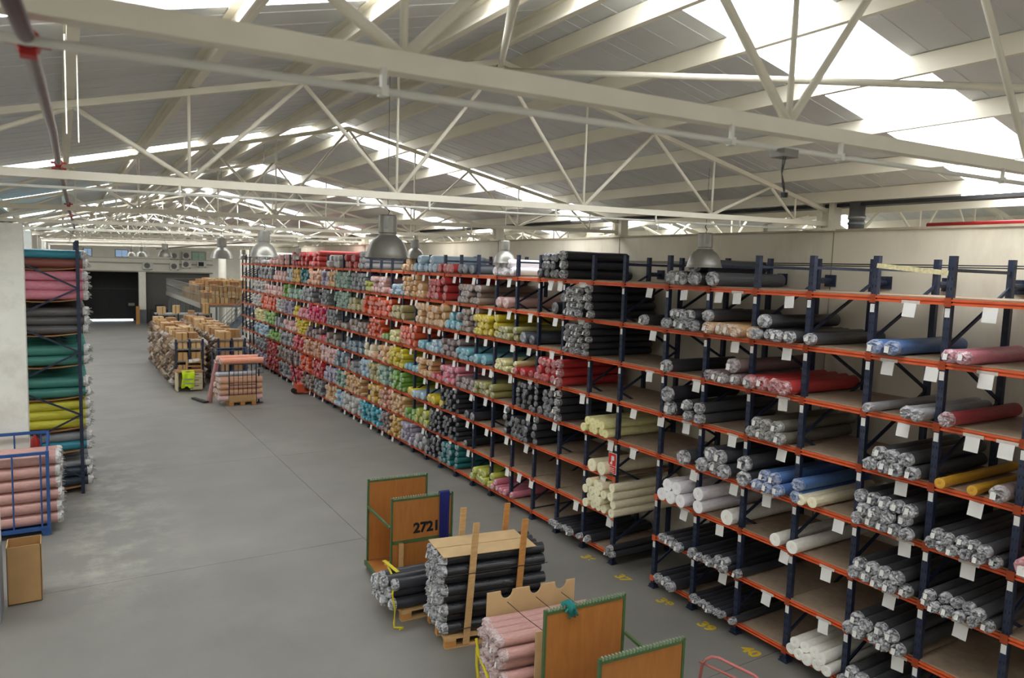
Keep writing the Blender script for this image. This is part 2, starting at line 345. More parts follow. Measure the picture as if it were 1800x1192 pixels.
# valley gutters on the column lines, upright strips added to block sky light leaks
gt = MB().b2(9.0, 9.2, -12, YF, 5.70, 5.745).b2(9.19, 9.21, -12, YF, 5.70, 5.86).thing('gutter', mat('dark_gutter', (58, 58, 60), .6, .1), 'long dark valley gutter above the rack wall', 'gutter', (9.1, 0, 5.72))
MB().b2(-1.38, -1.22, -12, YF, 5.40, 5.55).b2(-1.385, -1.365, -12, YF, 5.5, 5.70).thing('gutter', MATS['dark_gutter'], 'valley gutter above the colonnade', 'gutter', (-1.3, 0, 5.6))
# ---------------------------------------------------------------- roof trusses
BN = [-.95, .878, 2.636, 4.787, 6.738, 8.30]; TN = [.096, 1.775, 3.7, 5.749, 7.792]
zb = lambda X: 5.30 + .02 * X
zt = lambda X: zr(X) - .185
def make_truss(Y, label):
    t = thing('roof_truss', label, 'truss', (3.7, Y, 5.3))
    MB().bar((-1.25, Y, zb(-1.25)), (9.0, Y, zb(9.0)), .06, .062).build('bottom_chord', cream, t)
    MB().bar((-1.25, Y, zt(-1.25)), (3.7, Y, zt(3.7)), .05, .05).build('top_chord', cream, t)
    MB().bar((3.7, Y, zt(3.7)), (9.0, Y, zt(9.0)), .05, .05).build('top_chord', cream, t)
    for i, b in enumerate(BN):
        if 0 < i < 6: MB().tube((b, Y, zb(b) + .02), (b, Y, zt(b) - .02), .013, 8).build('vertical_web', cream, t, True)
        if i < 5: MB().tube((b, Y, zb(b) + .02), (TN[i], Y, zt(TN[i]) - .02), .019, 10).build('diagonal_web', cream, t, True)
        if i > 0: MB().tube((b, Y, zb(b) + .02), (TN[i - 1], Y, zt(TN[i - 1]) - .02), .019, 10).build('diagonal_web', cream, t, True)
    return t
TL = {2.07: 'nearest big roof truss crossing the top of the picture', 6.32: 'second roof truss, its peak meeting two bracing pipes', 10.75: 'third roof truss, just past the large pendant lamp'}
TL[2.07] = 'closest cream roof truss, carrying the grey junction box'
for k, Y in enumerate(TRUSS_Y):
    lb = TL.get(Y)
    if lb is None:
        if Y < 2: lb = 'cream roof truss overhead, %s one before the first visible truss' % ('last' if k else 'next to last')
        else: lb = '%s cream roof truss along the hall' % ORD[k - 1]
    make_truss(Y, lb)
def side_truss(Y, xc, half, zc, sl, label, group):
    t = thing('side_truss', label, 'truss', (xc, Y, 5.3), group)
    zz = lambda X: zc - .33 - sl * abs(X - xc)
    MB().bar((xc - half, Y, 5.42), (xc + half, Y, 5.42), .1).build('bottom_chord', cream, t)
    for s in (-1, 1): MB().bar((xc, Y, zz(xc)), (xc + s * half, Y, zz(xc + half)), .09).build('top_chord', cream, t)
    n = 6; b = [xc - half + .4 + (2 * half - .8) * i / (n - 1) for i in range(n)]
    for i in range(n):
        MB().tube((b[i], Y, 5.45), (b[i], Y, zz(b[i])), .02, 6).build('vertical_web', cream, t)
        if i < n - 1:
            c = (b[i] + b[i + 1]) / 2
            MB().tube((b[i], Y, 5.45), (c, Y, zz(c)), .025, 6).build('diagonal_web', cream, t)
            MB().tube((b[i + 1], Y, 5.45), (c, Y, zz(c)), .025, 6).build('diagonal_web', cream, t)
for k, Y in enumerate(TRUSS_Y[3:13]):
    side_truss(Y + 1.2, 14.4, 5.2, 6.9, .21, '%s roof truss glimpsed over the rack wall' % ORD[k + 1], 'trusses past the rack wall')
    if k > 0: side_truss(Y, -6.9, 5.5, 6.9, .23, '%s roof truss past the colonnade' % ORD[k], 'trusses past the colonnade')
# bracing pipes from the second truss
MB().tube((3.7, 6.32, 6.66), (1.3, 2.07, 5.80), .026, 12).thing('brace_pipe', cream, 'steep cream bracing pipe rising from the second truss peak', 'pipe', (3.7, 6.32, 6.66), smooth=True)
MB().tube((3.76, 6.3, 6.66), (5.35, 2.07, 5.93), .026, 12).thing('brace_pipe', cream, 'level cream bracing pipe reaching toward the rack side', 'pipe', (3.7, 6.3, 6.66), smooth=True)
# stubs carrying truss ends over the rack wall
for k, Y in enumerate(TRUSS_Y[2:11]):
    s = thing('truss_stub', 'cream steel stub on the wall, %s along' % ORD[k + 1], 'post', (9.05, Y, 5.4), 'steel stubs on the rack wall')
    for dy in (-.09, .09): MB().b2(8.95, 9.12, Y + dy - .04, Y + dy + .04, 5.4, 5.78).build('channel', cream, s)
    MB().b2(8.9, 9.15, Y - .16, Y + .16, 5.38, 5.42).build('base_plate', cream, s)
dp = thing('rain_pipe', 'shiny metal rain pipe elbow beside the steel stub', 'pipe', (9.04, 5.92, 5.4))
MB().lathe([(.0, 0), (.10, 0), (.10, .12), (.115, .13), (.115, .17), (.10, .18), (.10, .36), (0, .36)], (9.06, 5.92, 5.40), 16).build('pipe', galv, dp, True)
MB().lathe([(.112, 0), (.112, .03)], (9.06, 5.92, 5.46), 16).build('pipe_collar', mat('band', (110, 120, 130), .4, .1, metal=.4), dp, True)
# colonnade
for k, Y in enumerate([15.3, 19.9, 24.4, 28.9, 33.4, 37.9, 42.4, 46.9, 51.4]):
    c = MB().b2(-1.15, -.56, Y - .25, Y + .25, 0, 5.22).thing('column', mat('column_paint', (234, 233, 222), .8, .06, 1.5, dirt=(120, 96, 80), dscale=1.2, damt=.3), 'square colonnade column', None, (-.85, Y, 0), kind='structure')
    if k == 0:
        for z in (1.9, 2.7, 3.0): MB().b2(-1.16, -1.02, Y - .262, Y - .25, z, z + .16).build('rust_patch', mat('rust', (104, 66, 52), .9, .3, 30), c)
c = MB().b2(-1.3, -.765, 10.9, 11.4, 0, 5.2).thing('column', MATS['column_paint'], 'colonnade column with grey base', None, (-1, 11, 0), kind='structure')
MB().b2(-1.31, -.76, 10.89, 11.41, 0.005, .95).build('grey_base', grey_dado, c)
for Y in (44.4, 51.4):
    MB().lathe([(.24, 0), (.24, 5.3)], (9.1, Y, 0), 20).thing('column', white_paint, 'round white column past the rack end', None, (9.1, Y, 0), kind='structure', smooth=True)
# conduits under the two near trusses
for Y, lab in ((2.03, 'pale conduit slung under the closest truss'), (6.28, 'pale conduit slung under the second truss')):
    dz = -.095
    c = thing('conduit', lab, 'pipe', (3, Y, 5.1))
    MB().tube((-1.2, Y, zb(-1.2) + dz), (9, Y, zb(9) + dz), .0115, 10).build('tube', mat('conduit_grey', (226, 224, 214), .4, .05), c, True)
    for X in (.8, 2.25, 2.95, 4.4, 5.8, 7.2): MB().b2(X - .008, X + .008, Y - .008, Y + .008, zb(X) + dz, zb(X) - .03).box(X, Y, zb(X) + dz, .022, .032, .03).build('clip', MATS['conduit_grey'], c)
jb = thing('junction_box', 'grey junction box with dangling black leads', 'box', (2.55, 2.0, 5.23))
MB().box(2.56, 2.02, 5.235, .09, .07, .032).build('case', mat('box_grey', (132, 130, 124), .5, .05), jb)
MB().path([(2.53, 2.0, 5.22), (2.525, 2.0, 5.16), (2.535, 2.0, 5.11), (2.55, 2.0, 5.075)], .0025).path([(2.545, 2.0, 5.22), (2.54, 2.01, 5.15), (2.545, 2.0, 5.11), (2.552, 2.0, 5.08)], .0025).build('lead', black, jb)
MB().box(2.552, 2.0, 5.065, .022, .018, .02).build('plug', black, jb)
# sprinkler pipe along the hall
rp = thing('sprinkler_pipe', 'reddish grey pipe with red clamps running down the hall', 'pipe', (0, 2, 5.3))
pts = [(-.10, 1.2, 5.2), (-.055, 2.07, 5.215), (-.02, 4.2, 5.31), (0, 6.32, 5.36), (.05, 9, 5.36), (.1, 11.5, 5.335), (.18, 15.3, 5.335), (.28, 20, 5.33), (.35, 50, 5.33)]
MB().path(pts, .019, 12).build('tube', pipe_red, rp, True)
for X, Y, Z in ((-.055, 2.1, 5.215), (-.002, 6.05, 5.355), (0, 6.5, 5.36), (.09, 10.6, 5.34), (.1, 11.6, 5.335), (.15, 13.6, 5.335), (.18, 15.4, 5.335), (.28, 20, 5.33), (.29, 24.4, 5.33)):
    MB().tube((X, Y - .035, Z), (X, Y + .035, Z), .027, 12).box(X - .034, Y, Z, .026, .02, .014).box(X + .034, Y, Z, .026, .02, .014).box(X, Y, Z - .018, .034, .045, .03).build('clamp', red_paint, rp)
MB().tube((3.0, 30, 5.03), (6.3, 28.9, 5.42), .022, 8).thing('sprinkler_branch', pipe_red, 'thin red branch pipe crossing behind the lamps', 'pipe', (3, 30, 5.03), smooth=True)
MB().tube((9.2, 5.05, 5.43), (9.2, -4, 5.43), .03, 10).thing('fire_pipe', mat('fire_red', (190, 52, 54), .45, .08), 'red pipe lying on top of the rack wall', 'pipe', (9.2, 5, 5.43), smooth=True)
for X, Y in ((-.02, 4.6), (.04, 4.9), (.1, 10.8), (.12, 11.2)):
    MB().tube((X + .06, Y, zr(X) - .1), (X + .06, Y, 5.36), .0035, 6).thing('hanger_rod', cream, '%s thin hanger rod along the sprinkler pipe' % {4.6: 'first', 4.9: 'second', 10.8: 'third', 11.2: 'fourth'}[Y], 'rod', (X, Y, 6), 'hanger rods of the sprinkler pipe')
# ---------------------------------------------------------------- pendant lamps
DOME = [(.015, .245), (.105, .24), (.115, .22), (.15, .20), (.185, .155), (.21, .10), (.228, .04), (.235, .01), (.243, 0), (.243, -.008), (.232, -.004), (.22, .04), (.2, .10), (.17, .155), (.1, .2), (0, .21)]
HOUS = [(0, .46), (.09, .46), (.1, .445), (.1, .27), (.092, .26), (.092, .24), (0, .24)]
def lamp(x, y, z, sc_, label, group=None):
    t = thing('pendant_lamp', label, 'lamp', (x, y, z), group)
    MB().lathe([(a * sc_, b * sc_) for a, b in DOME], (x, y, z), 28).build('lamp_shade', lamp_m, t, True)
    h = MB().lathe([(a * sc_, b * sc_) for a, b in HOUS], (x, y, z), 24).build('gear_housing', lamp_m, t, False)
    MB().box(x - .055 * sc_, y - .085 * sc_, z + .36 * sc_, .05 * sc_, .02, .10 * sc_, -.55).build('window_plate', grey_metal, h)
    MB().path([(x, y, z + .46 * sc_), (x + .02, y, z + .5 * sc_), (x - .015, y, z + .54 * sc_), (x, y, z + .575 * sc_)], .006).build('hook', dark_metal, t)
    MB().tube((x, y, z + .57 * sc_), (x, y, zr(x) + .02), .004, 5).build('cable', grey_metal, t)
lamp(3.03, 7.5, 4.80, 1.0, 'largest looking bell lamp, grey aluminium, in the middle')
lamp(3.03, 13.2, 4.79, 1.0, 'bell lamp above the far rack end, second biggest looking')
lamp(3.03, 17.15, 4.74, 1.0, 'pale bell lamp before the air conditioners')
lamp(3.1, 28.2, 4.74, 1.0, 'small dark bell lamp before the white end wall')
for x, y, q in ((3.1, 37.0, 'closest'), (3.45, 39.5, 'middle'), (3.2, 44, 'last')): lamp(x, y, 4.72, 1.0, 'tiny bell lamp, %s of the cluster far down the hall' % q.replace('closest', 'first'), 'tiny bell lamps far down the hall')
lamp(7.43, 7.05, 4.83, 1.0, 'bell lamp hanging over the bay of wrapped charcoal rolls')
lamp(7.43, 12.3, 4.83, .95, 'bell lamp above the white rolls on the top shelf')
lamp(7.43, 16.6, 4.90, 1.0, 'shaded bell lamp half hidden by the biggest one')
lamp(7.43, 27.0, 4.80, .9, 'slim looking bell lamp over the red rolls')
lamp(7.43, 36.5, 4.74, 1.0, 'pale tiny bell lamp beside the round white column')
# air conditioners on the far wall
for k, (x0, x1, z0, z1, lb) in enumerate([(4.85, 5.5, 3.86, 4.34, 'air conditioner on its own above the white column'), (6.6, 7.2, 3.87, 4.34, 'lower first air conditioner of the wall cluster'), (6.62, 7.2, 4.62, 5.08, 'air conditioner half hidden by a bell lamp'),
        (7.42, 8.0, 4.65, 5.15, 'upper middle air conditioner of the wall cluster'), (7.38, 8.0, 4.02, 4.5, 'lower middle air conditioner of the wall cluster'), (8.42, 9.04, 4.12, 4.5, 'air conditioner with a square black grille')]):
    a = thing('air_conditioner', lb, 'air conditioner', (x0, YF - .2, z0))
    MB().b2(x0, x1, YF - .34, YF - .08, z0, z1).build('case', ac_white, a)
    cx = x0 + (x1 - x0) * .42; cz = (z0 + z1) / 2; rr = .19
    if k == 5: MB().b2(x0 + .06, x0 + .42, YF - .36, YF - .34, z0 + .04, z1 - .04).build('grille', black, a)
    else:
        MB().tube((cx, YF - .345, cz), (cx, YF - .355, cz), rr, 20).build('fan_grille', mat('fan_dark', (70, 70, 70), .5), a)
        g = MB()
        for q in (.05, .1, .15): g.lathe([(q, 0), (q + .008, .0)], (0, 0, 0), 16)
        g.v = [(cx + X, YF - .357, cz + Y) for X, Y, Z in g.v]; g.build('guard', ac_white, a)
    for xx in (x0 + .08, x1 - .08): MB().b2(xx - .02, xx + .02, YF - .36, YF - .001, z0 - .04, z0).build('bracket', dark_metal, a)
# ---------------------------------------------------------------- pallet racks
BW, PW, Y0 = 0.78688, 0.97547, 8.73854
ZL = [0, .154, .778, 1.407, 2.024, 2.653, 3.274, 3.899, 4.531]
def YP(n): return Y0 + n * BW if n >= 0 else Y0 - PW + (n + 1) * BW
XF, XB = 7.5, 8.7
LV = {8: 'top shelf', 7: 'second shelf down', 6: 'third shelf down', 5: 'fourth shelf down', 4: 'fourth shelf up', 3: 'third shelf up', 2: 'second shelf up', 1: 'bottom shelf'}
def bay_word(k, i): return '%s bay before the passage' % ORD[i] if k == 'B' else 'bay bridging the passage' if k == 'P' else '%s bay past the passage' % ORD[i]
slot_m = mat('slot_dark', (18, 22, 34), .7, .05)
pf = MB().b2(-.03, -.022, -.032, .032, 0, 4.99).b2(-.022, .03, -.032, -.026, 0, 4.99).b2(-.022, .03, .026, .032, 0, 4.99).mesh('post', blue_steel)
ps = MB()
for k in range(49):
    for s in (-1, 1): ps.b2(-.0312, -.0296, s * .016 - .006, s * .016 + .006, .05 + k * .1, .08 + k * .1)
ps = ps.mesh('post_slots', slot_m)
ft = MB().b2(-.06, .06, -.06, .06, .004, .014).b2(-.045, .045, -.05, .05, .014, .05).mesh('foot_plate', blue_steel)
groove_m = mat('beam_groove', (120, 44, 24), .6, .1)
def beam_mesh(L):
    M = MB(); a = L / 2 - .0
    M.b2(-.022, .018, -a, a, .009, .029).b2(.002, .018, -a, a, -.007, .009).b2(-.022, .018, -a, a, -.028, -.007)
    for s in (-1, 1): M.b2(-.036, -.03, s * a - .034, s * a + .034, -.045, .045)
    return M.mesh('shelf_beam', orange_steel)
def board_mesh(L): return MB().b2(-.015 - .6, .60, -L / 2 + .006, L / 2 - .006, .031, .047).mesh('shelf_board', chip)
bmA, bmP = beam_mesh(BW), beam_mesh(PW); kmA = kmP = None; dmA, dmP = board_mesh(BW), board_mesh(PW)
br = MB()
zz = [.35 + .62 * i for i in range(8)]
for i in range(7):
    a, b = (XF - XF, XB - XF) if i % 2 == 0 else (XB - XF, 0)
    br.bar((a, 0, zz[i]), (b, 0, zz[i + 1]), .022, .034)
for z in (.2, 4.85): br.bar((0, 0, z), (XB - XF, 0, z), .022, .034)
brm = br.mesh('frame_brace', blue_steel)
stk = MB().b2(-.0335, -.0315, -.024, .024, -.15, -.06).mesh('level_sticker', paper)
rackB = thing('pallet_rack', 'blue and orange pallet rack before the passage, mostly charcoal rolls', 'rack', (XF, YP(-5), 0))
rackA = thing('pallet_rack', 'long blue and orange pallet rack past the passage, many coloured rolls', 'rack', (XF, YP(0), 0))
def frame(n, rack):
    y = YP(n)
    p = inst('post', pf, rack, (XF, y, 0)); inst('post', pf, rack, (XB, y, 0))
    if n < 14:
        q = inst('post_slots', ps, p, (XF, y, 0)); tag(q, kind='stuff')
    inst('foot_plate', ft, rack, (XF, y, 0))
    inst('frame_brace', brm, rack, (XF, y, 0))
    if -8 < n < 10:
        for l in range(2, 9): inst('level_sticker', stk, rack, (XF, y, ZL[l]))
for n in range(-9, 0): frame(n, rackB)
for n in range(0, 37): frame(n, rackA)
def bay(ya, yb, rack, lv, b, k, d):
    y = (ya + yb) / 2
    for l in lv:
        inst('shelf_beam', b, rack, (XF - .012, y, ZL[l])); inst('shelf_board', d, rack, ((XF + XB) / 2, y, ZL[l]))
bk = {}
for n in range(-8, 0): bay(YP(n), YP(n - 1), rackB, range(1, 9), bmA, kmA, dmA)
bay(YP(0), YP(-1), rackA, range(4, 9), bmP, kmP, dmP)
for n in range(0, 36): bay(YP(n), YP(n + 1), rackA, range(1, 9), bmA, kmA, dmA)
for l in range(1, 9):
    MB().b2(XB - .02, XB + .02, YP(-9), YP(-1), ZL[l] - .036, ZL[l] + .03).build('back_beam', orange_steel, rackB)
    MB().b2(XB - .02, XB + .02, YP(-1) if l > 3 else YP(0), YP(36), ZL[l] - .036, ZL[l] + .03).build('back_beam', orange_steel, rackA)
for z in (4.90, 4.925):
    MB().tube((XB + .04, YP(-9), z), (XB + .04, YP(-1), z), .008, 6).build('tie_rod', dark_metal, rackB)
    MB().tube((XB + .04, YP(-1), z), (XB + .04, YP(36), z), .008, 6).build('tie_rod', dark_metal, rackA)
for n in range(-8, 30, 1):
    if n in (-1,) or n % 3 == 2 and n > 0: continue
    rk = rackB if n < 0 else rackA
    M = MB().tube((XB + .03, YP(n), 4.70), (8.99, YP(n), 4.70), .038, 8); M.b2(8.97, 8.995, YP(n) - .08, YP(n) + .08, 4.62, 4.78); M.build('wall_bracket', blue_steel, rk)
MB().bar((XF - .04, YP(-5) - .02, 4.885), (XF - .04, YP(-6) + .02, 4.82), .004, .05).thing('warning_tape', mat('old_tape', (214, 204, 158), .6, .25, 30), 'yellowed tape stretched between two rack posts above the top shelf', 'tape', (XF - .04, YP(-5), 4.87))
# ---------------------------------------------------------------- fabric rolls
def roll_mesh(seed, n=16):
    rnd = random.Random(seed); vs = []; fs = []; K = 7
    for i in range(K):
        x = i / (K - 1)
        sag = -.10 * math.sin(math.pi * x) * (seed % 3) / 2
        for k in range(n):
            t = 2 * math.pi * k / n; rr = 1 + rnd.uniform(-.035, .025)
            vs.append((x, rr * math.cos(t), rr * math.sin(t) + sag))
    for i in range(K - 1):
        for k in range(n): fs.append((i * n + k, i * n + (k + 1) % n, (i + 1) * n + (k + 1) % n, (i + 1) * n + k))
    fs += [tuple(range(n)), tuple(range((K - 1) * n, K * n))[::-1]]
    M = MB(); M.v = vs; M.f = fs
    me = M.mesh('fabric_roll', body_mat('charcoal'), smooth=True)
    for p in me.polygons[-2:]: p.use_smooth = False
    return me
def film_mesh(seed, n=14):
    rnd = random.Random(seed * 31 + 5); M = MB(); vs = []; fs = []
    prof = [(.022, 1.03), (-.012, 1.02), (-.03, .86), (-.036, .62), (-.028, .36), (-.036, .16)]
    for i, (x, rr) in enumerate(prof):
        for k in range(n):
            t = 2 * math.pi * (k + rnd.uniform(-.2, .2)) / n; j = 1 + rnd.uniform(-.09, .09) if i > 0 else 1
            vs.append((x + (rnd.uniform(-.014, .010) if i > 1 else 0), rr * j * math.cos(t), rr * j * math.sin(t)))
    for i in range(len(prof) - 1):
        for k in range(n): fs.append((i * n + k, i * n + (k + 1) % n, (i + 1) * n + (k + 1) % n, (i + 1) * n + k))
    vs.append((-.026, 0, 0)); c = len(vs) - 1; o = (len(prof) - 1) * n
    for k in range(n): fs.append((o + k, o + (k + 1) % n, c))
    M.v = vs; M.f = [q[::-1] for q in fs]
    return M.mesh('film_end', end_mat('charcoal'), smooth=False)
def core_mesh(n=16):
    M = MB(); vs = []; fs = []
    prof = [(.012, 1.02), (-.004, 1.0), (-.006, .62), (-.004, .30), (.03, .27)]
    for x, rr in prof:
        for k in range(n):
            t = 2 * math.pi * k / n; vs.append((x, rr * math.cos(t), rr * math.sin(t)))
    for i in range(len(prof) - 1):
        for k in range(n): fs.append((i * n + k, (i + 1) * n + k, (i + 1) * n + (k + 1) % n, i * n + (k + 1) % n))
    M.v = vs; M.f = fs
    return M.mesh('flat_end', end_mat('cream'))
hole = MB(); hole.v = [(.028, .27 * math.cos(k * math.pi / 6), .27 * math.sin(k * math.pi / 6)) for k in range(12)]; hole.f = [tuple(range(12))[::-1]]
hole = hole.mesh('core_hole', mat('core_dark', (74, 66, 54), .9, .05))
ROLLS = [roll_mesh(i) for i in range(6)]; FILMS = [film_mesh(i) for i in range(8)]; CORE = core_mesh()
etag = [MB().box(-.04, .1 + .1 * i, .1 - .15 * i, .002, .62, .85).mesh('end_tag', paper) for i in range(3)]
for q in etag:
    for v in q.vertices: v.co.x += -.004 + .012 * v.co.z
def roll(x, y, z, d, L, colour, label, cat='roll', group=None, name='fabric_roll', rz=0.0, tagp=.55, k=None):
    o = inst(name, random.choice(ROLLS), None, (x, y, z), (L, d / 2, d / 2), rz, body_mat(colour))
    tag(o, label, cat, group)
    if colour in CORED:
        inst('flat_end', CORE, o, m=end_mat(colour)); inst('core_hole', hole, o)
    else:
        e = inst('film_end', random.choice(FILMS), o, m=end_mat(colour))
        if R_() < tagp: inst('end_tag', random.choice(etag), o)
    return o
FAR = []            # rolls further along: (x, y, z, d, L, colour)
def layout(run):
    k, i, l, c0, c1, n, d, rows, col = run
    base = ZL[l] + .049
    if rows < 0:
        for q in range(n):
            y = c0 + (c1 - c0) * (q / (n - 1) if n > 1 else 0)
            yield y, base + d * .5 + d * .9, d, -1, q
        return
    ys = [c0 + (c1 - c0) * (q / (n - 1) if n > 1 else 0) for q in range(n)]
    for rw in range(rows):
        z = base + d / 2 + rw * d * .87
        if rw % 2 == 0: yy = ys
        else: yy = [(ys[q] + ys[q + 1]) / 2 for q in range(n - 1)] if n > 1 else ys
        if n == 1: z = base + d / 2 + rw * d
        for q, y in enumerate(yy): yield y, z, d, rw, q
